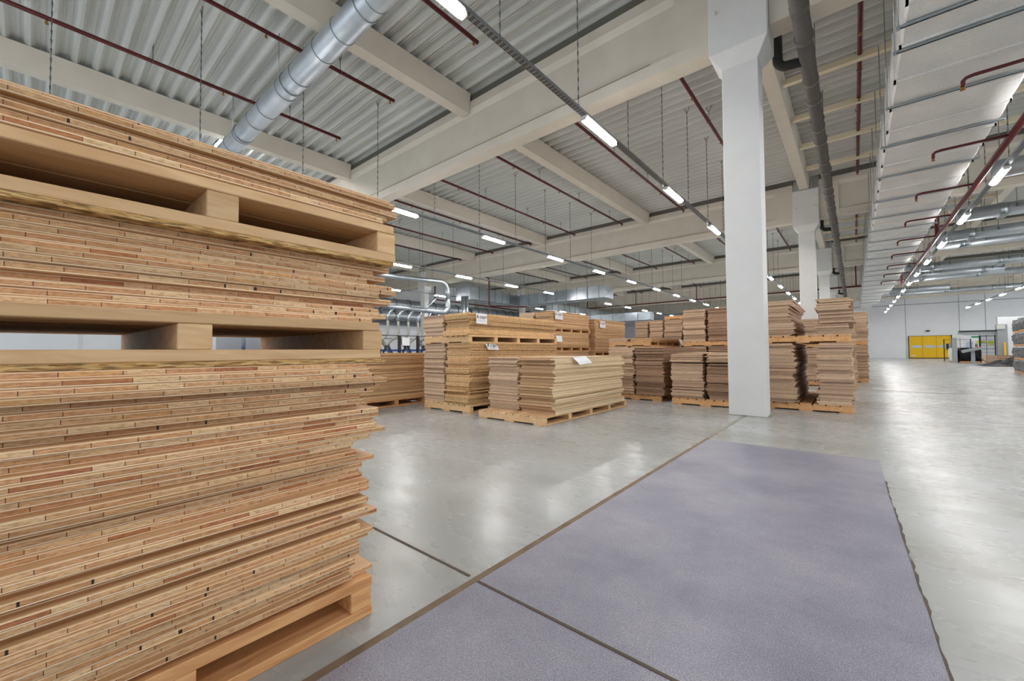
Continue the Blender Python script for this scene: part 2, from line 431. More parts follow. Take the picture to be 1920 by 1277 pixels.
# far wall with the door opening (door x 5.0..8.45, z 0..2.65)
DX0, DX1, DZ = 5.0, 8.45, 2.64
b = MB()
b.box(X0-.3, DX0, Y1, Y1+.25, 0, 8.26); b.box(DX1, X1, Y1, Y1+.25, 0, 8.26); b.box(DX0, DX1, Y1, Y1+.25, DZ, 8.26)
tag(b.build('wall_far', M['wall']), kind='structure')
b = MB()
for x in (-28, -21, -14, -9.5, -5, -.6, 4.75, 9.1, 11.05, 15.5): b.box(x, x+.05, Y1-.012, Y1-.001, 0, 8.2)
b.box(X0+.5, X1-.3, Y1-.02, Y1-.001, 6.35, 6.42)
tag(b.build('trim_1', M['greymetal']), kind='structure')
tag(MB().box(X0-.25, X0, Y0, Y1, 0, 8.26).build('wall_left', M['wall']), kind='structure')
b = MB()
for i in range(12): b.box(X0+.001, X0+.02, -4.3+6.05*i, -4.1+6.05*i, 0, 8.0)
tag(b.build('trim_2', M['white']), kind='structure')
b = MB(); b.box(X0+.025, X0+.2, 14, 60, 3.72, 4.15); b.box(X0+.025, X0+.14, 14, 60, 2.4, 2.5)
tag(b.build('trim_3', M['greymetal']), kind='structure')
# door_1: yellow rapid door
d = MB().box(DX0, DX1, Y1-.06, Y1+.04, .03, DZ-.04).build('door_1', M['yellow']); tag(d, kind='structure')
b = MB()
b.box(DX0-.05, DX0+.02, Y1-.1, Y1-.005, 0, DZ); b.box(DX1-.02, DX1+.09, Y1-.1, Y1-.005, 0, DZ+.02); b.box(DX0, DX1, Y1-.1, Y1-.062, 0, .09)
b.box(DX0-.05, DX1+.05, Y1-.1, Y1-.005, DZ-.04, DZ)
b.build('door_frame', M['black'], d)
for i in range(3):
    x0 = DX0 + .18 + i*1.12
    b = MB(); pts = []
    for k in range(24):
        a = 2*PI*k/24; cx = x0+.14 if math.cos(a) < 0 else x0+.76
        pts.append((cx+.15*math.cos(a), 1.38+.15*math.sin(a)))
    b.loft([[(p, Y1-.085, q) for p, q in pts], [(p, Y1-.061, q) for p, q in pts]])
    b.build('door_window', M['doorwin'], d)
b = MB(); b.box(DX0+1.12, DX0+1.14, Y1-.07, Y1-.061, .05, DZ-.05); b.box(DX0+2.26, DX0+2.28, Y1-.07, Y1-.061, .05, DZ-.05)
b.build('door_seam', M['brownjoint'], d)
MB().box(DX0+.2, DX0+.55, Y1-.075, Y1-.061, .25, .38).build('door_plate', M['white'], d)
# floor joints
b = MB(); b.box(-1.440, -1.402, Y0, 5.5, .0005, .004)
tag(b.build('trim_4', M['brownjoint']), kind='structure')
b = MB(); b.box(-1.45, -1.40, 5.5, 60, .0005, .003); b.box(-1.75, -1.06, 7.68, 7.738, .0005, .003); b.box(-1.09, -1.06, 7.738, 8.2, .0005, .003)
tag(b.build('trim_5', M['greyjoint']), kind='structure')
b = MB(); b.box(-14, -1.47, 1.402, 1.416, .0005, .003); b.box(-1.4, .25, 1.39, 1.404, .0045, .0065)
b.box(-14, -1.47, 14.5, 14.52, .0005, .003); b.box(.3, 14, 14.5, 14.52, .0005, .003)
tag(b.build('trim_6', M['darkjoint']), kind='structure')
# grey-violet patch with a ragged right edge
b = MB(); top = []; ys = [Y0+.5+i*(5.42-Y0-.5)/90 for i in range(91)]
EDGE = [(0.163, 5.416), (0.171, 4.842), (0.177, 4.14), (0.19, 3.619), (0.196, 3.122), (0.206, 2.65), (0.214, 2.386), (0.215, 2.191), (0.22, 1.983)]
EDGE = sorted([(y_, x_) for x_, y_ in EDGE] + [(-6.0, EDGE[-1][0]+.12)])
def edge_x(yy):
    for (ya, xa), (yb, xb) in zip(EDGE, EDGE[1:]):
        if ya <= yy <= yb: return xa+(xb-xa)*(yy-ya)/(yb-ya)
    return EDGE[-1][1]
Lr = [(-1.402, yy) for yy in ys]; Rr = [(edge_x(yy)+random.gauss(0, .0025), yy) for yy in ys]
vs = [(p[0], p[1], .004) for p in Lr] + [(p[0], p[1], .004) for p in Rr] + [(p[0], p[1], .0004) for p in Lr] + [(p[0], p[1], .0004) for p in Rr]
k = len(ys)
fs = [(i, k+i, k+i+1, i+1) for i in range(k-1)] + [(k+i, 3*k+i, 3*k+i+1, k+i+1) for i in range(k-1)] + [(i, i+1, 2*k+i+1, 2*k+i) for i in range(k-1)]
fs += [(k-1, 2*k-1, 4*k-1, 3*k-1), (0, 2*k, 3*k, k)]
b.add(vs, fs)
tag(b.build('floor_patch', M['patch']), 'rough grey-violet screed patch set in the pale floor right of the brown joint', 'floor')

b = MB(); yy = -3.0; cl = []
while yy < 4.6:
    wv = max(.001, random.gauss(.004, .004)); cl.append((yy, edge_x(yy)-.002, edge_x(yy)+.002+wv)); yy += .05
kk = len(cl)
b.add([(p[1], p[0], .0055) for p in cl]+[(p[2], p[0], .0015) for p in cl], [(i, kk+i, kk+i+1, i+1) for i in range(kk-1)])
tag(b.build('trim_7', M['darkjoint']), kind='structure')
# ------------------------------------------------------------------ columns, girders, beams
YC = [7.95, 20.82, 33.68, 46.54, 59.4]
def rect(x0, x1, y0, y1, z): return [(x0, y0, z), (x1, y0, z), (x1, y1, z), (x0, y1, z)]
def column(xc, yc, label):
    hx, hy = .277, .21
    b = MB()
    b.loft([rect(xc-hx, xc+hx, yc-hy, yc+hy, 0), rect(xc-hx, xc+hx, yc-hy, yc+hy, 6.0),
            rect(xc-.44, xc+.44, yc-.36, yc+.36, 6.24), rect(xc-.44, xc+.44, yc-.36, yc+.36, 7.70)])
    c = b.build('concrete_column', M['paint'], origin=(xc, yc, 0))
    tag(c, label, 'column', 'white concrete columns')
    md = c.modifiers.new('bevel', 'BEVEL'); md.width = .012; md.segments = 2
    for dx, z in ((-.33, 7.35), (.33, 7.35), (-.33, 6.95), (.33, 6.95)):
        q = MB(); q.smooth = False
        q.tube([(xc+dx, yc-.363, z), (xc+dx, yc-.40, z)], .035, 8)
        q.tube([(xc+dx, yc-.40, z), (xc+dx, yc-.43, z)], .016, 6)
        q.build('bolt', M['paint'], c)
    return c
clabs = ['white concrete column nearest the camera, standing clear in front of the pallets', 'white concrete column directly behind the near column, rising behind the right pile',
         'third white concrete column of the row, half hidden behind the second', 'fourth white concrete column of the row, small, beside the dark drain pipe',
         'farthest white concrete column of the row by the far wall']
for yc, l in zip(YC, clabs): column(-1.39, yc, l)
llabs = ['white concrete column at the far left behind the hose manifold', 'white concrete column at far left behind the two-tier pile', 'white concrete column at far left beyond the flat air ducts']
for yc, l in zip(YC[1:4], llabs): column(-26.9, yc, l)

def ctop(y):
    return 6.455 if any(abs(y-c) < .26 for c in YC) else 8.28
def girder(yc, x0, x1, label, thick_r=True, thick_l=False):
    h = .2
    pr = [(yc-h, 6.46), (yc+h, 6.46), (yc+h, 6.71), (yc+.13, 6.745), (yc+.13, 7.70), (yc+h, 7.83), (yc+h, 8.05),
          (yc-h, 8.05), (yc-h, 7.83), (yc-.13, 7.70), (yc-.13, 6.745), (yc-h, 6.71)]
    b = MB(); b.prism(pr, 'x', x0, x1)
    if thick_r: b.box(x1-.62, x1-.001, yc-.192, yc+.192, 6.5, 8.0)
    if thick_l: b.box(x0+.001, x0+.62, yc-.192, yc+.192, 6.5, 8.0)
    o = b.build('concrete_girder', M['concrete']); tag(o, label, 'beam', 'concrete girders')
    q = MB(); q.box(x0, x1, yc-.15, yc+.15, 8.051, 8.262); q.build('closure_strip', M['closure'], o)
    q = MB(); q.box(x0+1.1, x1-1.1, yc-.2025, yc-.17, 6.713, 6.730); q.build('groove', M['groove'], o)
gl = ['nearest deep concrete girder, left of the near column', 'second deep concrete girder from the camera, left of the column row', 'third deep concrete girder from the camera, left of the column row',
      'fourth deep concrete girder from the camera, left of the column row', 'farthest deep concrete girder, left of the column row']
gr = ['nearest deep concrete girder, right of the near column', 'second deep concrete girder from the camera, over the foil duct', 'third deep concrete girder from the camera, over the foil duct',
      'fourth deep concrete girder from the camera, over the foil duct', 'farthest deep concrete girder, right of the column row']
for i, yc in enumerate(YC):
    girder(yc, -26.45, -1.835, gl[i], True, True)
    girder(yc, -.945, X1-.3, gr[i], False, True)
    girder(yc, X0+.02, -27.35, ['nearest', 'second', 'third', 'fourth', 'farthest'][i] + ' short concrete girder beside the left wall', False, False)

YB = [(-5.6, YC[0]-.2)] + [(YC[i]+.2, YC[i+1]-.2) for i in range(4)] + [(YC[4]+.2, Y1-.05)]
bay = ['the nearest bay', 'the second bay', 'the third bay', 'the fourth bay', 'the fifth bay', 'the farthest bay']
XB = [(-27.4, 'far left by the hose manifold'), (-21.0, 'third from the column row to the left'), (-14.66, 'second from the column row to the left'), (-8.17, 'first left of the column row'),
      (-1.43, 'in line with the column row'), (5.1, 'first right of the foil duct'), (11.6, 'second right of the foil duct'), (18.1, 'third right of the foil duct')]
for xb, xl in XB:
    for i, (a, c) in enumerate(YB):
        if xb > 6 and i < 2: continue
        zl = 7.72
        b = MB(); b.prism([(xb-.15, zl), (xb+.15, zl), (xb+.21, 8.26), (xb-.21, 8.26)], 'y', a+.01, c-.01)
        tag(b.build('roof_beam', M['concrete']), 'cream roof beam in %s, %s' % (bay[i], xl), 'beam', 'cream roof beams under the deck')
# light steel bars between the column-row beam and its right neighbour
nb = 0
for i, (a, c) in enumerate(YB[:5]):
    k = 0
    yy = a + (1.9 if i else 3.9)
    while yy < c - .8:
        nb += 1; k += 1
        b = MB(); b.box(-1.22, 4.9, yy, yy+.07, 7.80, 7.93); b.box(-1.22, 4.9, yy, yy+.14, 7.795, 7.80)
        tag(b.build('steel_crossbar', M['purlin']), 'slim cream steel bar over the foil duct, %s in %s' % (ordw(k), bay[i]), 'bar', 'cream steel bars over the foil duct')
        yy += 2.12

# ------------------------------------------------------------------ board piles
T = .0214
def board_mesh(name, sx, sy, t, mat):
    b = MB(); b.cbox(-sx/2, sx/2, -sy/2, sy/2, 0, t, .0021)
    me_o = b.build(name, mat, origin=(0, 0, 0))
    me = me_o.data; bpy.data.objects.remove(me_o)
    return me
NBOARD = 0
def place_board(me, x, y, z, rot, label, group, name='wooden_board', cat='board'):
    global NBOARD
    o = bpy.data.objects.new(name, me); COL.objects.link(o)
    o.location = (x, y, z); o.rotation_euler = (0, 0, rot)
    NBOARD += 1
    return tag(o, label, cat, group)

def pallet(x0, x1, y0, y1, z0, hs, mat, label, ys, sw=.09, ndeck=9, detail=True, rot=False, botw=.2, group='wooden pallets'):
    """stringers along x at the y positions given, deck boards along y"""
    hb, hm, ht = hs
    p = empty('wooden_pallet', ((x0+x1)/2, (y0+y1)/2, z0), label, 'pallet', group)
    for yy in ys:
        b = MB(); b.cbox(x0+.004, x1-.004, yy, yy+sw, z0+hb, z0+hb+hm, .003); b.build('stringer', mat, p)
    xs = (x0, (x0+x1)/2-botw/2, x1-botw)
    for x in xs:
        b = MB(); b.cbox(x, x+botw, y0, y1, z0, z0+hb, .003); b.build('bottom_board', mat, p)
    g = .022; w = (x1-x0-g*(ndeck-1))/ndeck
    for i in range(ndeck):
        x = x0+i*(w+g); j = random.uniform(-.008, .004)
        b = MB(); b.cbox(x, x+w, y0+j+.004, y1-.004+j, z0+hb+hm, z0+hb+hm+ht, .003); b.build('deck_board', mat, p)
    return p

# --- the near left pile: three tiers
NX0, NX1 = -2.78, -1.583
pallet(NX0, NX1, -1.62, .95, 0, (.036, .084, .040), M['pal2'], 'brown pallet on the floor under the near left pile, lowest of three', [-1.62, -.98, -.36, .26, .858], ndeck=6)
me_ply = board_mesh('wooden_board', 1.17, 2.46, T, M['ply'])
def tier_near(n, z, yend, tier, gname):
    dx = 0; dy = 0
    for i in range(n):
        if random.random() < .6: dx = random.uniform(-.034, .024)
        if random.random() < .15: dx = random.uniform(.016, .036)
        if random.random() < .12: dx = random.uniform(-.05, -.02)
        if random.random() < .7: dy = random.gauss(-.012, .034)
        if random.random() < .09: dy = random.uniform(.045, .085)
        x = -1.583-.012+dx-1.17/2; y = yend+dy-2.46/2
        k = i+1
        if k <= (n+1)//2: l = '%s up from the pallet' % ordw(k)
        else: l = 'topmost' if k == n else ordw(n-k+1)+' from the top'
        place_board(me_ply, x, y, z+i*T, random.gauss(0, .0055), 'three-ply board, %s of the near left pile, %s' % (tier, l), gname)
tier_near(42, .16, .93, 'bottom tier', 'boards of the near left pile, bottom tier')
z = .16+42*T
def osb(z, y1, x1, label):
    b = MB(); b.cbox(-2.8, x1, y1-2.6, y1, z, z+.017, .001); tag(b.build('strand_board', M['osb']), label, 'board', 'strand boards under the upper pallets')
osb(z, 1.005, -1.575, 'coarse strand board sheet under the middle pallet of the near left pile')
z += .017
pallet(NX0, NX1+.003, -1.55, .985, z, (.038, .082, .035), M['pal1'], 'pale pallet in the middle of the near left pile', [-1.55, -.94, -.33, .289, .905], ndeck=6)
z += .155
tier_near(12, z, 1.0, 'middle tier', 'boards of the near left pile, middle tier')
z += 12*T
osb(z, 1.045, -1.572, 'coarse strand board sheet under the topmost pallet of the near left pile')
z += .017
pallet(NX0, NX1+.004, -1.5, 1.06, z, (.038, .090, .036), M['pal1'], 'pale pallet under the top tier of the near left pile', [-1.5, -.88, -.262, .358, .97], ndeck=6)
z += .164
tier_near(6, z, 1.055, 'top tier', 'boards of the near left pile, top tier')

# --- helper for two-column piles of individual boards
def ind_col(me, sy, xc, yf, z0, n, desc, group, jit=.012, teeth=.02, special=None):
    dx = dy = 0
    for i in range(n):
        if random.random() < .55: dx = random.uniform(-jit, jit)*1.5
        if random.random() < .45: dy = random.uniform(-teeth, teeth)*1.5
        ex = 0; ey = 0; rz = random.gauss(0, .004)
        if special and i == special: ex, ey, rz = -.12, -.10, .05
        k = i+1
        if k <= (n+1)//2: l = '%s, %s up' % (desc, 'lowest' if k == 1 else ordw(k))
        else: l = '%s, %s' % (desc, 'topmost' if k == n else ordw(n-k+1)+' from its top')
        l = l.replace('lowest up', 'lowest')
        place_board(me, xc+dx+ex, yf+sy/2+dy+ey, z0+i*T, rz, l, group)

def labelled_pallet(x0, x1, y0, y1, z0, hs, mat, label, nst=5, **kw):
    sw = kw.pop('sw', .09)
    ys = [y0+i*(y1-y0-sw)/(nst-1) for i in range(nst)]
    return pallet(x0, x1, y0, y1, z0, hs, mat, label, ys, sw=sw, **kw)

# low middle pile
PH = (.024, .082, .026); ph = sum(PH)
labelled_pallet(-4.85, -3.50, 4.87, 7.70, 0, PH, M['pal1'], 'pale pallet on the floor under the low middle pile')
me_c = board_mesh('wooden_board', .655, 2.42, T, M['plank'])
me_cb = board_mesh('wooden_board', .655, 2.42, T, M['tan'])
ind_col(me_cb, 2.42, -4.555, 5.17, ph, 41, 'tan board, left column of the low middle pile', 'boards of the low middle pile, left column', .014, .018)
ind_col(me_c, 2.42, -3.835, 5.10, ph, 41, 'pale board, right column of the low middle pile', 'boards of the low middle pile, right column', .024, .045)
# two-tier pile behind it
PL = (.03, .092, .033); pl = sum(PL)
labelled_pallet(-6.53, -5.23, 5.04, 7.85, 0, PL, M['pal1'], 'pale pallet on the floor under the two-tier chipboard pile')
me_l = board_mesh('wooden_board', .60, 2.72, T, M['tan'])
me_r = board_mesh('wooden_board', .625, 2.76, T, M['osbedge'])
ind_col(me_l, 2.72, -6.24, 5.06, pl, 52, 'tan board, lower left column of the two-tier pile', 'lower left column of the two-tier pile', .008, .016)
ind_col(me_r, 2.76, -5.555, 5.04, pl, 52, 'chipboard, lower right column of the two-tier pile', 'lower right column of the two-tier pile', .012, .03, special=11)
z2 = pl+52*T+.001
labelled_pallet(-6.53, -5.25, 5.04, 7.86, z2, (.022, .088, .026), M['pal1'], 'pale pallet between the two tiers of the chipboard pile')
z2b = z2+.136
ind_col(me_l, 2.72, -6.25, 5.06, z2b, 19, 'tan board, upper left column of the two-tier pile', 'upper left column of the two-tier pile', .01, .02)
ind_col(me_r, 2.76, -5.57, 5.03, z2b, 19, 'chipboard, upper right column of the two-tier pile', 'upper right column of the two-tier pile', .012, .03)

# --- the remaining boards: one object
S = MB()
def stuff_col(x0, x1, y0, y1, z0, z1, mi=0, jx=.014, jy=.02, fan=0, skip_top=0):
    n = int(round((z1-z0)/T)); S.mi = mi; dx = dy = 0; tot = n
    for i in range(n-skip_top):
        if random.random() < .5: dx = random.uniform(-jx, jx)*1.9
        if random.random() < .5: dy = random.uniform(-jy, jy)*1.7
        f = fan*math.sin(i*.23)*.6 if fan else 0
        S.rbox((x0+x1)/2+dx+f, (y0+y1)/2+dy, z0+i*T, x1-x0, y1-y0, T-.0016, random.gauss(0, .004) + (random.gauss(0, .008) if fan else 0))
    return z0+(n-skip_top)*T
# mats: 0 tan 1 pale 2 brown 3 rust
# pile behind the near pile at the far left
labelled_pallet(-8.5, -7.2, 2.7, 5.62, 0, PL, M['pal2'], 'brown pallet between the near left pile and the two-tier pile')
stuff_col(-8.48, -7.2, 2.75, 5.58, pl, 1.105, 3, .012, .02)
# right-hand piles: PC
labelled_pallet(-2.915, -1.62, 8.60, 11.3, 0, PH, M['pal3'], 'orange pallet on the floor just left of the near column', ndeck=8)
stuff_col(-2.91, -2.295, 8.6, 11.1, ph, 1.0186, 0, .012, .02, skip_top=8)
stuff_col(-2.225, -1.61, 8.6, 11.1, ph, 1.0186, 2, .02, .03, skip_top=8)
me_p = board_mesh('wooden_board', .615, 2.5, T, M['tan'])
zt_ = ph+34*T
for c, (xc, nm) in enumerate(((-2.60, 'left'), (-1.915, 'right'))):
    for i in range(8):
        place_board(me_p, xc+random.gauss(0, .015), 8.6+1.25+random.gauss(0, .02), zt_+i*T, random.gauss(0, .006),
                    'tan board, %s half of the pile left of the near column, %s' % (nm, 'topmost' if i == 7 else ordw(8-i)+' from its top'), 'top boards of the pile left of the near column')
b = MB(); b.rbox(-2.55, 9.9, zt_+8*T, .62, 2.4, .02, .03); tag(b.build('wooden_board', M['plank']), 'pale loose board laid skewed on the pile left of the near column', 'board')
# PB
labelled_pallet(-4.40, -3.22, 8.85, 11.35, 0, PH, M['pal3'], 'orange pallet under the dark pile right behind the low middle pile', ndeck=8)
stuff_col(-4.42, -3.83, 8.82, 11.2, ph, 1.17, 0)
stuff_col(-3.77, -3.14, 8.80, 11.2, ph, 1.17, 2, .012, .03)
# PD
labelled_pallet(-1.36, -.02, 9.02, 11.7, 0, PH, M['pal3'], 'orange floor pallet under the pile right of the near column', ndeck=7)
stuff_col(-1.38, -.83, 9.0, 11.5, ph, 1.228, 0, .012, .02, fan=.02)
stuff_col(-.50, -.02, 9.0, 11.5, ph, 1.228, 0, .016, .02)
zz = ph+math.floor(.5+(1.228-ph)/T)*T
labelled_pallet(-1.38, -.03, 9.0, 11.7, zz+.001, PH, M['pal3'], 'orange upper pallet in the pile right of the near column', ndeck=7)
stuff_col(-1.40, -.86, 9.0, 11.5, zz+.001+ph, 2.03, 0, .012, .02, fan=.06)
stuff_col(-.50, -.03, 9.0, 11.5, zz+.001+ph, 2.0, 0, .022, .02)
# PD2, PE behind it
def far_pile(x0, x1, y0, y1, cuts, levels, mats, nm, pm='pal3', ndeck=7):
    z = 0
    for k, (top) in enumerate(levels):
        labelled_pallet(x0, x1, y0, y1, z, PH, M[pm], '%s pallet %s, %s' % ('orange' if pm == 'pal3' else 'pale', nm, ['on the floor', 'one tier up', 'two tiers up', 'three tiers up'][k]), ndeck=ndeck)
        zb_ = z+ph; zz_ = zb_
        for j, (a, c) in enumerate(cuts):
            zz_ = max(zz_, stuff_col(a, c, y0+.02, y1-.15, zb_, top, mats[j % len(mats)], .012, .02))
        z = zz_+.0012
    return z
far_pile(-1.30, .055, 15.35, 17.6, [(-1.30, -.66), (-.58, .05)], [1.15, 2.05], [0, 0], 'behind the pile right of the near column')
far_pile(-.95, .36, 17.95, 20.3, [(-.95, -.33), (-.26, .37)], [1.24, 2.37], [0, 0], 'of the farthest pile beside the aisle')
far_pile(-8.75, -7.45, 13.65, 16.4, [(-8.77, -8.13), (-8.05, -7.43)], [.93, 2.31], [0, 3], 'of the tall pile just behind the three-tier pile', 'pal3')
far_pile(-8.8, -7.5, 10.85, 13.45, [(-8.82, -8.18), (-8.1, -7.48)], [1.12, 1.74, 2.44], [0, 3], 'of the three-tier pile behind the two-tier pile', 'pal3')
far_pile(-5.8, -4.5, 11.55, 14.2, [(-5.82, -5.2), (-5.12, -4.48)], [1.24, 1.49], [0, 3], 'of the flat-topped pile behind the low middle pile', 'pal3')
far_pile(-6.3, -5.32, 14.75, 17.2, [(-6.32, -5.84), (-5.78, -5.30)], [1.34, 2.21], [0, 0], 'of the tall pile far behind the flat-topped one', 'pal3')
zt2 = far_pile(-5.22, -3.93, 14.75, 17.2, [(-5.24, -4.62), (-4.56, -3.92)], [1.34, 2.21], [0, 0], 'of the tall far pile that carries an empty pallet', 'pal3')
labelled_pallet(-5.22, -3.93, 14.75, 17.2, zt2, PH, M['pal3'], 'empty orange pallet lying on top of a tall far pile', ndeck=6)
far_pile(-3.84, -2.55, 12.45, 15.0, [(-3.86, -3.25), (-3.18, -2.55)], [1.22, 2.29], [0, 2], 'of the tall two-tier pile left of the near column')
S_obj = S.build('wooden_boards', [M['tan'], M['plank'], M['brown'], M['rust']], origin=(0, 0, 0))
tag(S_obj, 'tan and brown wooden boards stacked on the pallets farther back', 'boards', kind='stuff')

# ------------------------------------------------------------------ paper notes
def text_mesh(body, size, name, mat, parent, mw):
    cu = bpy.data.curves.new(name, 'FONT'); cu.body = body; cu.size = size; cu.align_x = 'CENTER'; cu.offset = size*.012
    o = bpy.data.objects.new(name, cu); COL.objects.link(o)
    dg = bpy.context.evaluated_depsgraph_get()
    me = bpy.data.meshes.new_from_object(o.evaluated_get(dg)); bpy.data.objects.remove(o)
    me.transform(mw); me.materials.clear(); me.materials.append(mat)
    t = bpy.data.objects.new(name, me); COL.objects.link(t); t.parent = parent
    return t
def note(x, y0, y1, z0, z1, label, txt=True, bend=.02, skew=0, tilt=0):
    """sheet of paper hanging on a +x face"""
    if txt: bend = .008
    b = MB(); n = 6; fr = []
    for side in (0, .0012):
        for i in range(n+1):
            t = i/n; xx = x+side+bend*math.sin(t*PI)*.4 + bend*t*t
            fr += [(xx, y0+skew*t, z1-(z1-z0)*t), (xx, y1+skew*t+tilt*.2, z1-(z1-z0)*t+tilt)]
    m = (n+1)*2; fs = []
    for i in range(n):
        a = 2*i
        fs += [(a, a+1, a+3, a+2), (m+a, m+a+2, m+a+3, m+a+1), (a, a+2, m+a+2, m+a), (a+1, m+a+1, m+a+3, a+3)]
    fs += [(0, m, m+1, 1), (2*n, 2*n+1, m+2*n+1, m+2*n)]
    b.smooth = False; b.add(fr, fs)
    o = b.build('paper_note', M['paper'], origin=(x, (y0+y1)/2, z0)); tag(o, label, 'note', 'white paper notes on the piles')
    w = y1-y0; h = z1-z0
    if txt:
        xo = .0095
        Mx = Matrix.Translation((xo, skew*.4, h*.52)) @ Matrix.Rotation(PI/2, 4, 'Z') @ Matrix.Rotation(PI/2, 4, 'X')
        text_mesh('R \u0441\u043e\u0440\u0442', w*.29, 'lettering', M['ink'], o, Mx)
        q = MB(); k = -w*.3
        while k < w*.3:
            L_ = random.uniform(.012, .035); q.box(x+bend*1.25+.002, x+bend*1.25+.003, (y0+y1)/2+skew*.7+k, (y0+y1)/2+skew*.7+k+L_, z0+h*.26, z0+h*.26+.008); k += L_+.012
        q.build('small_print', M['greyink'], o)
    return o
note(-5.19, 5.16, 5.44, 1.615, 1.80, 'white note reading R sort on the upper tier of the two-tier pile')
note(-5.19, 5.40, 5.70, 1.14, 1.25, 'white note reading R sort on the lower tier of the two-tier pile', skew=.07)
note(-3.45, 5.60, 6.0, .885, 1.0, 'curled white sheet hanging from the top of the low middle pile', False, .07, .1, .02)
note(-7.43, 11.0, 11.45, 2.16, 2.40, 'white note on the top tier of the three-tier pile')
note(-7.43, 11.05, 11.4, 1.42, 1.62, 'white note on the middle tier of the three-tier pile', False)
note(-7.38, 13.95, 14.4, 2.0, 2.25, 'white note on the tall pile just behind the three-tier pile')
note(-4.43, 13.8, 14.1, 1.26, 1.47, 'white sheet hanging off the flat-topped pile', False, .05, .15)
note(-4.40, 11.62, 11.85, 1.08, 1.19, 'small white note on the pile under the flat-topped tier', False)
note(.03, 9.1, 9.3, 1.83, 1.98, 'white sheet curling off the top right pile by the aisle', False, .05, .1)
note(.42, 18.1, 18.4, 2.02, 2.26, 'reddish grey sheet curling off the farthest pile by the aisle', False, .06, .1)

# ------------------------------------------------------------------ lamps, trays and chains
LAMPROWS = [(-3.65, 6.43-8.4, 4.19, 14, 'in the row left of the near column'), (-10.3, 6.6-8.36, 4.12, 14, 'in the second row left of the near column'),
            (-16.7, 2.6, 4.15, 6, 'in the third row left of the near column'), (-16.7, 28.4, 4.15, 7, 'in the third row, beyond the flat duct'), (-23.6, 6.7, 4.15, 10, 'in the leftmost row'),
            (2.83, 6.15-4.25, 4.25, 15, 'in the row beside the foil duct'), (9.0, 2.2, 4.2, 15, 'in the row at the far right'), (15.5, 6.4, 4.2, 14, 'in the added unseen row beyond the right frame edge'), (22.0, 6.4, 4.2, 14, 'in the added unseen outermost right row')]  # the two outermost right rows are unseen, added to brighten the far wall
def lamp_proto(x, y, z, label):
    f = empty('linear_lamp', (x, y+.6, z), label, 'lamp', 'linear ceiling lamps')
    b = MB(); pr = []
    for k in range(9):
        a = PI + PI*k/8; pr.append((x+.075*math.cos(a), z+.06+.055*math.sin(a)))
    b.smooth = True; b.prism(pr, 'y', y+.03, y+1.17); b.build('diffuser', M['lamp'], f)
    MB().box(x-.06, x+.06, y, y+1.2, z+.062, z+.109).build('housing', M['lampcase'], f)
    q = MB(); q.box(x-.05, x+.05, y-.03, y+.028, z+.02, z+.10); q.build('end_cap', M['lampcase'], f)
    q = MB(); q.box(x-.05, x+.05, y+1.172, y+1.23, z+.02, z+.10); q.build('end_cap', M['lampcase'], f)
    return f
proto = None
def chain(bm, x, y, z0, z1, r=.007):
    bm.tube([(x, y, z0), (x, y, z1)], r, 4)
    n = int((z1-z0)/.16)
    for i in range(n):
        zc = z0+.08+i*.16
        bm.tube([(x, y, zc-.035), (x, y, zc+.035)], r*1.9, 5)
for x, ys, dy, n, rl in LAMPROWS:
    for i in range(n):
        y = ys+i*dy
        if y > 64: continue
        lab = 'tubular lamp, %s from the camera %s' % (ordw(i+1), rl)
        if proto is None: proto = lamp_proto(x, y, 5.27, lab)
        else:
            c = proto.copy(); COL.objects.link(c); c.location = (x, y+.6, 5.27); c['label'] = lab
            for ch in proto.children:
                d = ch.copy(); COL.objects.link(d); d.parent = c
    yend = min(ys+(n-1)*dy+1.5, 64.5)
    tr = empty('cable_tray', (x, ys, 5.40), 'perforated grey cable tray '+rl.replace('in the', 'carrying lamps of the'), 'cable tray', 'cable trays carrying the lamps')
    b = MB(); b.box(x-.05, x+.05, ys-.4, yend, 5.378, 5.384); b.box(x-.052, x-.047, ys-.4, yend, 5.378, 5.43); b.box(x+.047, x+.052, ys-.4, yend, 5.378, 5.43)
    b.build('tray', M['galvdark'], tr)
    yy = ys-.4; nn = 0
    # slots seen from below
    q = MB(); yy = ys
    while yy < min(yend, 26):
        for dx in (-.03, 0, .03):
            q.box(x+dx-.008, x+dx+.008, yy, yy+.05, 5.3765, 5.3785)
        yy += .085
    q.build('slot_row', M['black'], tr)
    yy = ys+1.9
    while yy < min(yend, 50):
        tp = ctop(yy); q = MB(); chain(q, x, yy, 5.385, tp)
        if tp > 8: q.tube([(x-.07, yy, 8.36), (x-.045, yy, 8.25), (x, yy, 8.16), (x+.045, yy, 8.25), (x+.07, yy, 8.36)], .009, 4)
        q.build('hanging_chain', M['hangmetal'], tr)
        yy += dy/2

o = empty('roof_light', (-15.95, 4.3, 8.2), 'small square bright roof light half hidden behind the big round duct', 'roof light')
MB().box(-16.65, -15.45, 4.0, 4.62, 8.215, 8.235).build('light_panel', M['lamp'], o)
MB().box(-16.72, -15.38, 3.94, 4.68, 8.236, 8.268).build('panel_frame', M['white'], o)
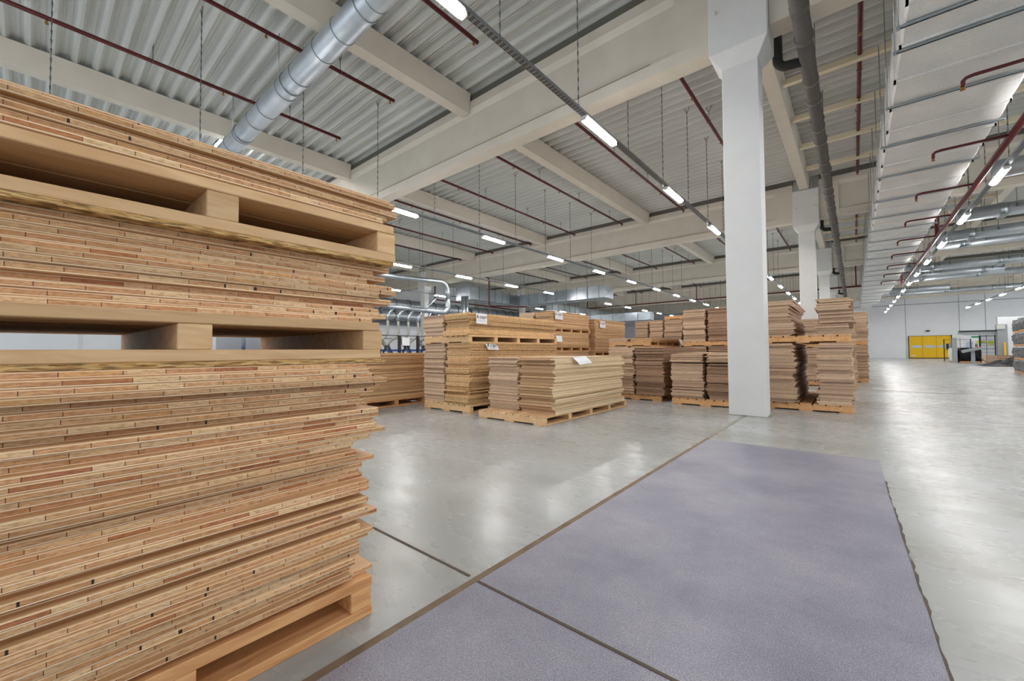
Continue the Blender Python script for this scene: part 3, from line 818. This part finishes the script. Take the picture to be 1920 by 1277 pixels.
# ------------------------------------------------------------------ sprinkler pipes
def sprinkler(x, y0, y1, lab, z=7.9):
    p = MB(); p.tube([(x, y0, z), (x, y1, z)], .045, 10)
    o = p.build('sprinkler_pipe', M['red'], origin=(x, y0, z)); tag(o, lab, 'pipe', 'dark red sprinkler pipes')
    y = y1-.12; n = 0
    while y > y0 and n < 5:
        q = MB(); q.tube([(x, y, z-.035), (x, y, z-.10)], .016, 6); q.tube([(x, y, z-.10), (x, y, z-.125)], .03, 6); q.build('sprinkler_head', M['brass'], o)
        y -= 3.0; n += 1
    y = y1-1.5
    while y > y0:
        q = MB(); q.tube([(x, y, z+.04), (x, y, 8.24)], .008, 5); q.tube([(x-.07, y, 8.36), (x-.045, y, 8.25), (x, y, 8.16), (x+.045, y, 8.25), (x+.07, y, 8.36)], .009, 4)
        q.tube([(x+.052*math.cos(2*PI*k/12), y, z+.052*math.sin(2*PI*k/12)) for k in range(12)], .006, 4, closed=True)
        q.build('pipe_hanger', M['hangmetal'], o)
        y -= 3.0
XS = [(-22.0, 'by the left wall side'), (-18.8, 'fifth to the left'), (-15.5, 'fourth to the left'), (-12.3, 'third to the left'), (-9.35, 'second to the left'), (-6.17, 'first left of the near lamp row'),
      (-3.14, 'just right of the near lamp row'), (.26, 'between the drain pipe and the foil duct')]
for i, (a, c) in enumerate(YB[:4]):
    for x, xl in XS:
        if i == 0 and (x < -13 or x > -5): continue
        y0 = a+.15 if i else -5.2
        y1 = {0: 6.22}.get(i, c-.25)
        sprinkler(x, y0, y1, 'dark red sprinkler pipe in %s, %s' % (bay[i], xl))
# thick red main across the hall with risers
o = MB().tube([(-26, 44.2, 6.35), (1.0, 44.2, 6.35)], .07, 10).build('sprinkler_main', M['red'], origin=(-12, 44.2, 6.35))
tag(o, 'thick red sprinkler main crossing below the far girder', 'pipe')
for x in (-25, -18.8, -12.3, -9.35, -6.17, -3.14, .26):
    MB().tube([(x, 44.2, 6.40), (x, 44.2, 7.80), (x+.0, 43.6, 7.86)], .045, 8).build('riser', M['red'], o)
for k, x in enumerate(range(-24, 1, 2)):
    MB().tube([(x, 44.2, 6.42), (x, 44.2, 8.28)], .008, 4).build('pipe_hanger', M['hangmetal'], o)
# main beside the foil duct with branches dipping under it
o = MB().tube([(2.50, 2.0, 5.34), (2.50, 37.0, 5.34)], .06, 12).build('sprinkler_main', M['red'], origin=(2.5, 2, 5.34))
tag(o, 'red sprinkler main running along the right edge of the foil duct', 'pipe')
y = 9.3-6.2
while y < 36:
    q = MB(); q.tube([(2.5, y, 5.34), (1.52, y, 5.34), (1.44, y, 5.325), (1.405, y, 5.29), (1.40, y, 5.20)], .028, 8)
    br = q.build('branch_pipe', M['red'], o)
    q = MB(); q.tube([(1.40, y, 5.20), (1.40, y, 5.16)], .022, 8); q.tube([(1.40, y, 5.155), (1.40, y, 5.145)], .034, 8); q.build('sprinkler_head', M['brass'], br)
    y += 3.12
for y in (21.9, 36.5):
    MB().tube([(2.50, y, 5.38), (2.50, y, 6.5)], .07, 10).build('riser', M['red'], o)
for y in range(4, 37, 3):
    MB().tube([(2.50, y+.4, 5.39), (2.50, y+.4, 8.28)], .007, 4).build('pipe_hanger', M['hangmetal'], o)

# ------------------------------------------------------------------ round spiral duct overhead
DY, DZc, DR = 3.74, 7.25, .243
t = empty('round_duct', (-6, DY, DZc), 'big round galvanised duct crossing the ceiling above the near left pile', 'duct')
b = MB(); b.tube([(-18, DY, DZc), (4, DY, DZc)], DR, 40); b.build('duct_tube', M['spiral'], t)
x = -17.6; k = 0
while x < 4:
    q = MB(); q.tube([(x, DY+(DR+.004)*math.cos(2*PI*j/40), DZc+(DR+.004)*math.sin(2*PI*j/40)) for j in range(40)], .009, 6, closed=True)
    q.build('seam_ring', M['galvdark'], t); x += 1.12 if k % 2 else .78; k += 1
for x in (-16.1, -12.9, -9.7, -6.5, -3.3, 0):
    q = MB(); q.tube([(x, DY+(DR+.012)*math.cos(2*PI*j/40), DZc+(DR+.012)*math.sin(2*PI*j/40)) for j in range(40)], .012, 6, closed=True)
    q.tube([(x, DY-DR-.02, DZc+.05), (x, DY-DR-.02, 8.28)], .010, 6); q.tube([(x, DY+DR+.02, DZc+.05), (x, DY+DR+.02, 8.28)], .010, 6)
    q.build('hanger', M['galv'], t)

# ------------------------------------------------------------------ dark drain pipe
t = empty('drain_pipe', (-.5, 8, 6.1), 'dark grey drain pipe under the ceiling just right of the near column', 'pipe')
dxp, dzp, dr = -.50, 6.14, .115
MB().tube([(dxp, -4, dzp), (dxp, 62, dzp)], dr, 18).build('main_pipe', M['drain'], t)
y = 3.0; k = 0
while y < 60:
    MB().tube([(dxp, y-.07, dzp), (dxp, y+.07, dzp)], dr+(.016 if k % 2 else .009), 18).build('socket', M['drain'], t)
    y += 1.35 if k % 2 else .75; k += 1
for yc in YC[:4]:
    yb = yc+.62
    q = MB()
    pts = [(-.93, yb, 7.9), (-.93, yb, 6.30)]
    for j in range(1, 7):
        a = j*PI/12; pts.append((-.93+.16*(1-math.cos(a)), yb, 6.30-.16*math.sin(a)))
    pts += [(-.66, yb+.03, 6.14), (-.55, yb+.05, 6.14)]
    q.tube(pts, .078, 12); q.build('branch_pipe', M['blackpipe'], t)
for yy in range(5, 60, 3):
    q = MB(); q.tube([(dxp, yy, dzp+dr), (dxp, yy, ctop(yy))], .007, 4)
    q.tube([(dxp+(dr+.008)*math.cos(2*PI*j/18), yy, dzp+(dr+.008)*math.sin(2*PI*j/18)) for j in range(18)], .009, 4, closed=True)
    q.build('pipe_hanger', M['hangmetal'], t)

# ------------------------------------------------------------------ foil clad rectangular duct
t = empty('insulated_duct', (1.45, 20, 5.55), 'large rectangular duct clad in wrinkled silver foil, upper right', 'duct')
FX0, FX1, FZ0, FZ1 = .64, 2.24, 5.56, 6.36
y = -3.0; k = 0
while y < 57:
    Ls = 1.02 if y < 30 else 1.5
    w = random.uniform(-.012, .012)
    x1s = FX1 if y < 44 else FX1-.35
    if y > 52: x1s = FX1-.7
    ny = 6; rings = []
    for j in range(ny+1):
        tt = j/ny; s = math.sin(tt*PI)
        sag = (.03*s + .010*math.sin(tt*PI*3+k)) ; bx = .016*s
        zz0 = FZ0-.004+sag*-.6+.016
        rings.append([(FX0-bx+w, y+Ls*tt, zz0+.02), (FX0-bx+w+.03, y+Ls*tt, zz0-.008), ((FX0+x1s)/2, y+Ls*tt, zz0-.02*s), (x1s+bx+w-.03, y+Ls*tt, zz0-.008), (x1s+bx+w, y+Ls*tt, zz0+.02),
                      (x1s+bx+w, y+Ls*tt, FZ1), (FX0-bx+w, y+Ls*tt, FZ1)])
    b = MB(); b.smooth = False; b.loft(rings); b.build('duct_section', M['foil'], t)
    b = MB(); yy = y+Ls
    b.box(FX0-.03, x1s+.03, yy-.035, yy+.035, FZ0-.028, FZ0+.02); b.box(FX0-.035, FX0-.0, yy-.035, yy+.035, FZ0-.028, FZ1+.03); b.box(x1s, x1s+.035, yy-.035, yy+.035, FZ0-.028, FZ1+.03)
    b.build('flange_wrap', M['foil'], t)
    y += Ls; k += 1
for yy in (4.2, 6.1, 7.61, 8.23, 10.06, 11.95, 14.04, 16.3, 18.3, 20.3, 22.3, 24.4, 26.5, 28.6, 30.6, 32.6, 35, 37.5, 40, 42.5, 45, 48, 51):
    q = MB(); q.box(FX0-.09, FX1+.09, yy-.02, yy-.017, FZ0-.07, FZ0-.032); q.box(FX0-.09, FX1+.09, yy-.02, yy+.02, FZ0-.035, FZ0-.032); q.box(FX0-.09, FX1+.09, yy+.017, yy+.02, FZ0-.07, FZ0-.032)
    st = q.build('support_strut', M['galv'], t)
    for xx in (FX0-.07, FX1+.07):
        q = MB(); q.tube([(xx, yy, FZ0-.09), (xx, yy, 7.80)], .009, 6); q.tube([(xx, yy, FZ0-.085), (xx, yy, FZ0-.065)], .02, 6)
        q.build('threaded_rod', M['galv'], st)

# ------------------------------------------------------------------ silver round ducts on the right, running across
RD = [(17.3, 3.1, X1-1, 6.1, .25), (22.5, 3.1, X1-1, 6.1, .24), (26.3, 2.9, X1-1, 6.1, .24), (28.4, 2.9, X1-1, 6.1, .22), (35.2, 2.6, X1-1, 6.1, .26), (38.6, 2.6, 7.2, 6.1, .24), (40.6, 2.6, X1-1, 6.1, .22),
      (47.6, 2.3, 6.0, 6.1, .22), (50.5, 2.3, X1-1, 6.1, .22)]
for i, (y, a, c, z, r) in enumerate(RD):
    t = empty('round_duct', ((a+min(c, 12))/2, y, z), 'silver round duct right of the foil duct, %s from the camera' % ordw(i+1), 'duct', 'silver round ducts on the right')
    MB().tube([(a, y, z), (c, y, z)], r, 24).build('duct_tube', M['spiral'], t)
    x = a+1.1
    while x < min(c, 14):
        q = MB(); q.box(x-.09, x+.09, y-r-.035, y+r+.035, z-r-.02, z-r+.05); q.tube([(x-.1, y, z), (x+.1, y, z)], r+.02, 24); q.build('coupling', M['galv'], t)
        for dx in (.3, .75):
            q = MB(); q.tube([(x+dx, y-r-.01, z), (x+dx, y-r-.01, 8.28)], .009, 4); q.tube([(x+dx, y-r-.01, z-.02), (x+dx, y-r-.01, z+.10)], .022, 5)
            q.build('hanger', M['hangmetal'], t)
        x += 2.7
# ------------------------------------------------------------------ left background: ducts, manifold, machine
def rect_duct(name_lab, x0, x1, y0, y1, z0, z1, axis, step=.75, xbrace=False):
    t = empty('rectangular_duct', ((x0+x1)/2, (y0+y1)/2, z0), name_lab, 'duct')
    MB().box(x0, x1, y0, y1, z0, z1).build('duct_body', M['galv'], t)
    a, c = (x0, x1) if axis == 'x' else (y0, y1); s = a
    while s <= c:
        q = MB()
        if axis == 'x': q.box(s-.02, s+.02, y0-.03, y1+.03, z0-.03, z1+.03)
        else: q.box(x0-.03, x1+.03, s-.02, s+.02, z0-.03, z1+.03)
        s += step
        q.build('flange', M['galvdark'], t)
    s = a+step
    while s < c:
        q = MB()
        if axis == 'x': q.tube([(s, y0-.05, z0), (s, y0-.05, 8.28)], .01, 4)
        else: q.tube([(x1+.05, s, z0), (x1+.05, s, 8.28)], .01, 4)
        s += step*2
        q.build('hanger', M['hangmetal'], t)
    if xbrace:
        q = MB(); q.tube([(x1+.005, y0, z0), (x1+.03, (y0+y1)/2, (z0+z1)/2), (x1+.005, y1, z1)], .012, 4); q.tube([(x1+.005, y1, z0), (x1+.03, (y0+y1)/2, (z0+z1)/2), (x1+.005, y0, z1)], .012, 4)
        q.build('end_crease', M['galv'], t)
    return t
rd = rect_duct('flat galvanised duct with a perforated flank, hanging across the hall at mid distance', -21.0, -13.36, 26.0, 27.4, 4.92, 5.78, 'x', .9, True)
q = MB(); 
for i in range(34):
    for j in range(6):
        x = -18.6+i*.115; q.box(x, x+.05, 25.985, 25.998, 5.06+j*.105+(.05 if i % 2 else 0), 5.10+j*.105+(.05 if i % 2 else 0))
q.build('perforation', M['black'], rd)
rect_duct('flat galvanised duct running towards the far left above the hose manifold', -23.1, -21.6, 20.9, 28.4, 5.05, 5.95, 'y', .9)
rect_duct('flat galvanised duct farther back with a crossed end panel', -22.5, -14.8, 38.0, 39.0, 4.08, 4.86, 'x', 1.3, True)
rect_duct('pale ribbed duct running away along the far left', -25.4, -24.2, 34.2, 52, 5.3, 6.2, 'y', 1.15)
for i, (z, r) in enumerate(((5.35, .5), (4.36, .36))):
    t = empty('round_duct', (-31, 30, z), 'fat %s round duct along the left wall' % ['upper', 'lower'][i], 'duct')
    MB().tube([(-31, 8, z), (-31, 58, z)], r, 22).build('duct_tube', M['spiral'], t)
    for k in range(22):
        y = 9+k*1.45
        q = MB(); q.tube([(-31+(r+.03)*math.cos(2*PI*j/20), y, z+(r+.03)*math.sin(2*PI*j/20)) for j in range(20)], .03, 5, closed=True); q.build('strap', M['blackpipe'], t)
o = MB().tube([(-29, 23.6, 8.2), (-29, 23.6, 5.98), (-29, 23.75, 5.9), (-29, 38, 5.75)], .06, 8).build('sprinkler_pipe', M['red'], origin=(-29, 30, 5.9))
tag(o, 'red pipe dropping and running back above the left wall ducts', 'pipe')
o = MB().tube([(-21.2, 21.1, 6.8), (-21.2, 22.4, 6.75), (-21.2, 22.5, 6.6), (-21.2, 22.5, 4.7), (-21.2, 22.7, 4.62), (-19.5, 25, 4.6)], .055, 8).build('sprinkler_pipe', M['red'], origin=(-21.2, 20, 6))
tag(o, 'red pipe bending down in front of the flat duct', 'pipe')
# hose manifold
t = empty('hose_manifold', (-18, 13.5, 3.4), 'silver U-shaped suction pipe with grey hoses behind the two-tier pile', 'pipe')
pts = [(-18, 8.8, 4.95), (-18, 12.0, 5.02), (-18, 14.4, 5.12)]
for j in range(0, 10): a = PI/2-j*PI/18; pts.append((-18, 15.05+.55*math.cos(a), 4.60+.55*math.sin(a)))
pts += [(-18, 15.6, 4.2)]
MB().tube(pts, .13, 16).build('upper_pipe', M['galv'], t)
pts = [(-18, 15.6, 4.22), (-18, 15.6, 3.95)]
for j in range(0, 10): a = -j*PI/18; pts.append((-18, 15.15+.45*math.cos(a), 3.85+.45*math.sin(a)))
pts += [(-18, 14.6, 3.40), (-18, 11.7, 3.44)]
MB().tube(pts, [.15]*12+[.14, .09], 16).build('lower_pipe', M['galv'], t)
MB().tube([(-18, 13.9, 3.42), (-18, 14.9, 4.3)], .06, 10).build('link_pipe', M['galv'], t)
for k in range(8):
    y = 11.55+k*.62
    st = MB(); st.tube([(-18, y+.42, 3.36), (-17.95, y+.16, 3.14), (-17.95, y+.06, 2.98), (-17.95, y+.04, 2.72)], .065, 10)
    hs = st.build('hose_stub', M['galv'], t)
    q = MB(); P0 = Vector((-17.95, y+.04, 2.74)); q.tube([P0, P0+Vector((0, .01, -.35)), P0+Vector((0, .0, -.62)), P0+Vector((0, -.14, -.86)), P0+Vector((0, -.42, -1.02)), P0+Vector((0, -.56, -1.16)), P0+Vector((0, -.58, -1.36))], .062, 10)
    q.build('hose', M['hose'], hs)
for y in (11.8, 13.6):
    q = MB(); q.tube([(-18, y, 5.0), (-18, y, 8.28)], .01, 4); q.build('hanger', M['hangmetal'], t)
o = empty('exhaust_pipe', (-19, 17.9, 0), 'short upright silver pipe pair behind the two-tier pile', 'pipe')
MB().tube([(-19, 17.75, 2.0), (-19, 17.75, 4.65)], .14, 14).build('pipe_tube', M['galv'], o)
MB().tube([(-19, 18.05, 2.0), (-19, 18.05, 4.72)], .12, 14).build('pipe_tube', M['galv'], o)
MB().tube([(-19, 18.2, 3.9), (-19, 18.45, 3.85), (-19, 18.5, 3.6), (-19, 18.5, 2)], .08, 10).build('side_hose', M['blackpipe'], o)
# woodworking line
t = empty('sanding_machine', (-17.8, 13.5, 0), 'black framed machine with blue beams below the grey hoses', 'machine')
MB().box(-18.5, -17.2, 9.2, 16.6, .25, .62).build('machine_bed', M['blue'], t)
for k in range(7):
    y = 9.6+k*1.12
    MB().box(-17.45, -17.3, y, y+.10, 0, 1.95).build('post', M['black'], t)
    q = MB(); q.tube([(-17.4, y+.1, .75), (-17.4, y+.45, 1.45), (-17.4, y+.55, 1.45), (-17.4, y+.95, .75)], .045, 6); q.build('cross_brace', M['black'], t)
    q = MB(); q.tube([(-17.6, y+.25, 1.75), (-17.5, y+.8, 1.05)], .10, 8); q.build('chute', M['hose'], t)
MB().box(-17.55, -17.40, 9.2, 16.6, 1.16, 1.26).build('beam', M['blue'], t)
MB().box(-17.47, -17.42, 9.2, 16.6, 1.93, 1.97).build('top_rail', M['black'], t)
MB().box(-17.5, -17.3, 9.2, 16.6, .98, 1.05).build('roller', M['galv'], t)
MB().box(-17.33, -17.30, 12.0, 12.45, 1.45, 1.85).build('notice', M['paper'], t)
o = empty('control_cabinet', (-17.3, 14.0, 0), 'white control cabinet at the right end of the machine below the hoses', 'cabinet')
MB().cbox(-17.26, -16.7, 13.65, 14.5, 0, 1.95, .02).build('cabinet_body', M['white'], o)
MB().box(-16.70, -16.685, 13.72, 14.43, .1, 1.85).build('cabinet_door', M['white'], o)
# units seen through the near pile's pallet gap
o = empty('filter_unit', (-15, 4.4, 0), 'grey unit with two silver tubes, seen through the near pallet gap', 'machine')
MB().box(-15.6, -15.0, 4.15, 5.35, 0, 1.02).build('unit_body', M['blue'], o)
for y in (4.5, 5.1):
    MB().tube([(-15.3, y, 1.14), (-15.3, y, 2.6)], .055, 12).build('silver_tube', M['galv'], o)
    MB().box(-15.4, -15.2, y-.12, y+.12, 1.02, 1.15).build('clamp_box', M['black'], o)
MB().box(-15.9, -15.8, 3.9, 5.5, 0, 2.6).build('back_panel', M['greymetal'], o)

# ------------------------------------------------------------------ far right: packing line, bales, tarp
def bale(x0, x1, y0, y1, z0, z1, mat, parent, name):
    b = MB(); nx, nz = 8, 7; rings = []
    for k in range(nz+1):
        t_ = k/nz; r_ = []
        sh = .05*(1-math.sin(t_*PI))*.6
        for (ax, ay) in [(i/nx, 0) for i in range(nx)] + [(1, i/nx) for i in range(nx)] + [(1-i/nx, 1) for i in range(nx)] + [(0, 1-i/nx) for i in range(nx)]:
            px = x0+sh+(x1-x0-2*sh)*ax; py = y0+sh+(y1-y0-2*sh)*ay
            r_.append((px+random.gauss(0, .016), py+random.gauss(0, .016), z0+(z1-z0)*t_))
        rings.append(r_)
    b.smooth = True; b.loft(rings); return b.build(name, mat, parent)
def bale_stack(x, y, n, where):
    for k in range(n):
        z = k*.60
        p = empty('wrapped_load', (x+.55, y+.5, z), 'grey film-wrapped load, %s of the stack %s' % (['bottom', 'second from bottom', 'third from bottom', 'top'][k], where), 'wrapped load', 'grey wrapped loads at the right edge')
        q = MB(); q.box(x+.04, x+1.06, y+.04, y+.96, z+.0, z+.02); q.box(x+.04, x+.16, y+.04, y+.96, z+.02, z+.07); q.box(x+.5, x+.6, y+.04, y+.96, z+.02, z+.07); q.box(x+.94, x+1.06, y+.04, y+.96, z+.02, z+.07); q.box(x+.04, x+1.06, y+.04, y+.96, z+.07, z+.09)
        q.build('small_pallet', M['pal2'], p)
        bale(x, x+1.1, y, y+1.0, z+.09, z+.585, M['stretch'], p, 'wrapped_bundle')
        MB().box(x+.3, x+.52, y-.05, y-.045, z+.22, z+.42).build('paper_label', M['paper'], p)
bale_stack(5.38, 26.3, 4, 'at the frame edge'); bale_stack(5.62, 28.4, 4, 'just behind the frame-edge stack'); bale_stack(6.95, 28.4, 4, 'farther right in the second row')
# black film heap: crumpled lobes on the floor
b = MB(); nx, ny = 34, 26
gx0, gx1, gy0, gy1 = 6.05, 8.9, 37.6, 42.4
vs = []
for j in range(ny+1):
    for i in range(nx+1):
        u, v = i/nx, j/ny
        env = max(0, math.sin(u*PI))**.5*max(0, math.sin(v*PI))**.6
        h = .62*env*(.35+.65*abs(math.sin(u*9+v*4)*math.cos(v*7-u*3)))*min(1, u*2.2)+random.uniform(0, .04)*env
        vs.append((gx0+(gx1-gx0)*u+.35*(v)+random.gauss(0, .02), gy0+(gy1-gy0)*v+random.gauss(0, .03), .004+h))
fs = [(j*(nx+1)+i, j*(nx+1)+i+1, (j+1)*(nx+1)+i+1, (j+1)*(nx+1)+i) for j in range(ny) for i in range(nx)]
b.add(vs, fs); o = b.build('plastic_sheet', M['tarp'])
md = o.modifiers.new('thick', 'SOLIDIFY'); md.thickness = .003; md.offset = 1
tag(o, 'crumpled black plastic sheet heaped on the floor before the packing line', 'plastic sheet')
# brown cartons / boards behind the sheet
o = empty('crate', (8.3, 44.8, 0), 'open tan wooden crate behind the black plastic sheet', 'crate')
MB().box(7.25, 7.75, 44.2, 44.3, .0, .62).build('crate_end', M['tan'], o)
for k in range(4): MB().box(7.75, 10.2, 44.2+k*.02, 44.25+k*.02, .05+k*.15, .17+k*.15).build('slat', M['brown'], o)
MB().box(7.3, 10.2, 45.4, 45.5, 0, .6).build('crate_back', M['tan'], o)
# packing line gantry
g = empty('wrapping_gantry', (8.2, 47, 0), 'grey gantry frame of the pallet wrapping line', 'machine')
MB().box(6.3, 8.3, 46.9, 47.2, 2.15, 2.42).build('crossbeam', M['greymetal'], g)
MB().box(6.3, 8.3, 46.85, 46.9, 2.40, 2.50).build('cable_cover', M['black'], g)
MB().box(8.25, 8.75, 46.7, 47.3, 0, 2.9).build('mast', M['greymetal'], g)
MB().box(8.22, 8.62, 46.6, 46.7, 2.55, 2.85).build('mast_head', M['lampcase'], g)
MB().box(5.95, 6.2, 46.9, 47.2, 0, 2.2).build('support_post', M['greymetal'], g)
MB().box(5.95, 6.5, 46.85, 47.2, 1.95, 2.2).build('post_head', M['lampcase'], g)
MB().box(8.50, 8.60, 46.45, 46.55, 0, 1.55).build('guard_post', M['yellowpost'], g)
def mesh_panel(x0, x1, y, z1, lab, fine=.14):
    f = empty('mesh_fence', ((x0+x1)/2, y, 0), lab, 'fence', 'black mesh fence panels')
    for x in (x0, x1): MB().box(x-.03, x+.03, y-.03, y+.03, 0, z1).build('post', M['black'], f)
    q = MB(); q.box(x0, x1, y-.012, y+.012, z1-.05, z1-.02); q.box(x0, x1, y-.012, y+.012, z1*.5, z1*.5+.025); q.box(x0, x1, y-.012, y+.012, .12, .145)
    x = x0+fine
    while x < x1: q.box(x-.004, x+.004, y-.004, y+.004, .12, z1-.03); x += fine
    z = .3
    while z < z1: q.box(x0, x1, y-.004, y+.004, z, z+.008); z += .25
    q.build('wire_mesh', M['black'], f)
    for x in (x0, x1): MB().box(x-.09, x+.09, y-.09, y+.09, 0, .015).build('foot_plate', M['galv'], f)
mesh_panel(6.15, 6.62, 52.5, 1.95, 'narrow black mesh fence panel in front of the yellow door', .47)
mesh_panel(7.55, 8.35, 48.0, 2.15, 'dark mesh fence panel in front of the wrapping mast', .05)
mesh_panel(7.75, 8.6, 49.0, 2.15, 'dark mesh fence panel behind the first at the mast', .05)
mesh_panel(6.95, 7.9, 53.5, 1.95, 'black mesh fence panel behind the wrapped black bales', .3)
o = empty('scanner_post', (6.5, 51.8, 0), 'slim grey post with a sensor box beside the yellow door', 'post')
MB().box(6.35, 6.47, 51.8, 51.9, 0, 1.65).build('post', M['greymetal'], o)
MB().box(6.2, 6.35, 51.75, 51.9, 1.05, 1.55).build('sensor_box', M['black'], o)
for x in (6.28,): MB().box(x-.1, x+.3, 51.7, 52.0, 0, .02).build('foot_plate', M['galv'], o)
o = empty('wrapped_load', (6.9, 48.6, 0), 'black film-wrapped load on the wrapping line behind the console', 'wrapped load')
bale(6.45, 7.55, 47.6, 49.4, .12, 1.18, M['stretch'], o, 'wrapped_bundle').data.materials[0] = M['tarp']
MB().box(6.45, 7.5, 47.6, 49.4, .0, .115).build('small_pallet', M['pal2'], o)
o = empty('wrapped_load', (6.1, 48.6, 0), 'white film-wrapped load left of the black bundle', 'wrapped load')
bale(5.98, 6.38, 48.0, 49.0, .1, 1.15, M['white'], o, 'wrapped_bundle')
MB().box(6.0, 6.36, 48.0, 49.0, 0, .1).build('small_pallet', M['pal2'], o)
c = empty('control_console', (6.55, 43.5, 0), 'grey control console on a post with a red and green button box', 'console')
MB().box(6.2, 6.75, 43.2, 43.8, 0, .02).build('foot_plate', M['galv'], c)
MB().cbox(6.42, 6.60, 43.4, 43.6, .02, .95, .01).build('post', M['greymetal'], c)
b = MB(); b.loft([[(6.02, 43.2, .80), (6.9, 43.2, 1.05), (6.9, 43.8, 1.05), (6.02, 43.8, .80)], [(5.96, 43.2, .98), (6.86, 43.2, 1.23), (6.86, 43.8, 1.23), (5.96, 43.8, .98)]]); b.build('panel_head', M['greymetal'], c)
MB().box(6.62, 6.74, 43.4, 43.5, 1.2, 1.34).build('red_button', M['redsign'], c)
MB().box(6.62, 6.74, 43.4, 43.5, 1.34, 1.46).build('green_button', M['green'], c)
MB().tube([(6.6, 43.4, .9), (6.75, 43.4, .5), (7.1, 43.3, .15), (7.6, 43, .05)], .02, 6).build('cable', M['black'], c)
# white enclosure at the right
o = empty('machine_housing', (10, 51, 0), 'tall white machine housing behind the grey wrapped loads', 'machine')
MB().box(8.85, 9.75, 50.0, 50.2, 0, 3.62).build('housing_panel', M['white'], o)
MB().box(9.75, 15, 50.0, 50.2, 3.05, 3.62).build('housing_top', M['white'], o)
MB().box(9.9, 14.5, 51.5, 53, .0, 2.1).build('inner_unit', M['greymetal'], o)
MB().box(9.9, 14.5, 51.0, 51.3, 2.2, 2.8).build('tool_carriage', M['black'], o)
MB().box(8.80, 8.848, 49.9, 50.0, 2.6, 3.62).build('corner_post', M['greymetal'], o)
# signs and fittings on the far wall
o = MB().box(10.0, 10.5, Y1-.06, Y1-.02, 2.32, 2.48).build('exit_sign', M['green']); tag(o, 'small green escape sign on the far wall behind the gantry', 'sign')
o = MB().box(6.45, 6.75, Y1-.3, Y1-.02, 3.12, 3.26).build('motion_sensor', M['black']); tag(o, 'black sensor box above the yellow door', 'sensor')
o = MB().box(9.6, 10.1, Y1-.05, Y1-.02, 1.1, 1.9).build('wall_poster', M['doorwin']); tag(o, 'pale blue poster left on the far wall behind the mesh', 'poster')
o = MB().box(10.3, 11.0, Y1-.05, Y1-.02, 1.7, 1.95).build('wall_sign', M['lime']); tag(o, 'yellow-green sign strip on the far wall behind the mesh', 'sign')
o = MB().box(11.2, 11.6, Y1-.05, Y1-.02, 1.5, 1.95).build('wall_sign', M['lime']); tag(o, 'yellow-green square sign on the far wall right of the strip', 'sign')

# ------------------------------------------------------------------ light, camera
w = bpy.data.worlds.new('World'); SC.world = w; w.use_nodes = True
bg = w.node_tree.nodes['Background']; bg.inputs[0].default_value = (.86, .93, 1.0, 1); bg.inputs[1].default_value = 1.25

cam = bpy.data.cameras.new('Camera'); co = bpy.data.objects.new('Camera', cam); COL.objects.link(co)
cam.sensor_fit = 'HORIZONTAL'; cam.sensor_width = 36.0; cam.lens = 760.76/1920*36.0; cam.clip_start = .05; cam.clip_end = 300
yaw, pit, rol = -.69999, .027894, .006911
cy, sy, cp, sp = math.cos(yaw), math.sin(yaw), math.cos(pit), math.sin(pit)
fwd = Vector((sy*cp, cy*cp, sp)); right = Vector((cy, -sy, 0)); down = fwd.cross(right)
r2 = math.cos(rol)*right+math.sin(rol)*down; d2 = -math.sin(rol)*right+math.cos(rol)*down
mw = Matrix(((r2.x, -d2.x, -fwd.x, 0), (r2.y, -d2.y, -fwd.y, 0), (r2.z, -d2.z, -fwd.z, 1.1), (0, 0, 0, 1)))
co.matrix_world = mw
SC.camera = co
vs_ = SC.view_settings
vs_.view_transform = 'Standard'; vs_.look = 'None'; vs_.gamma = 1; vs_.use_curve_mapping = False; vs_.exposure = 0.0
print('boards', NBOARD)
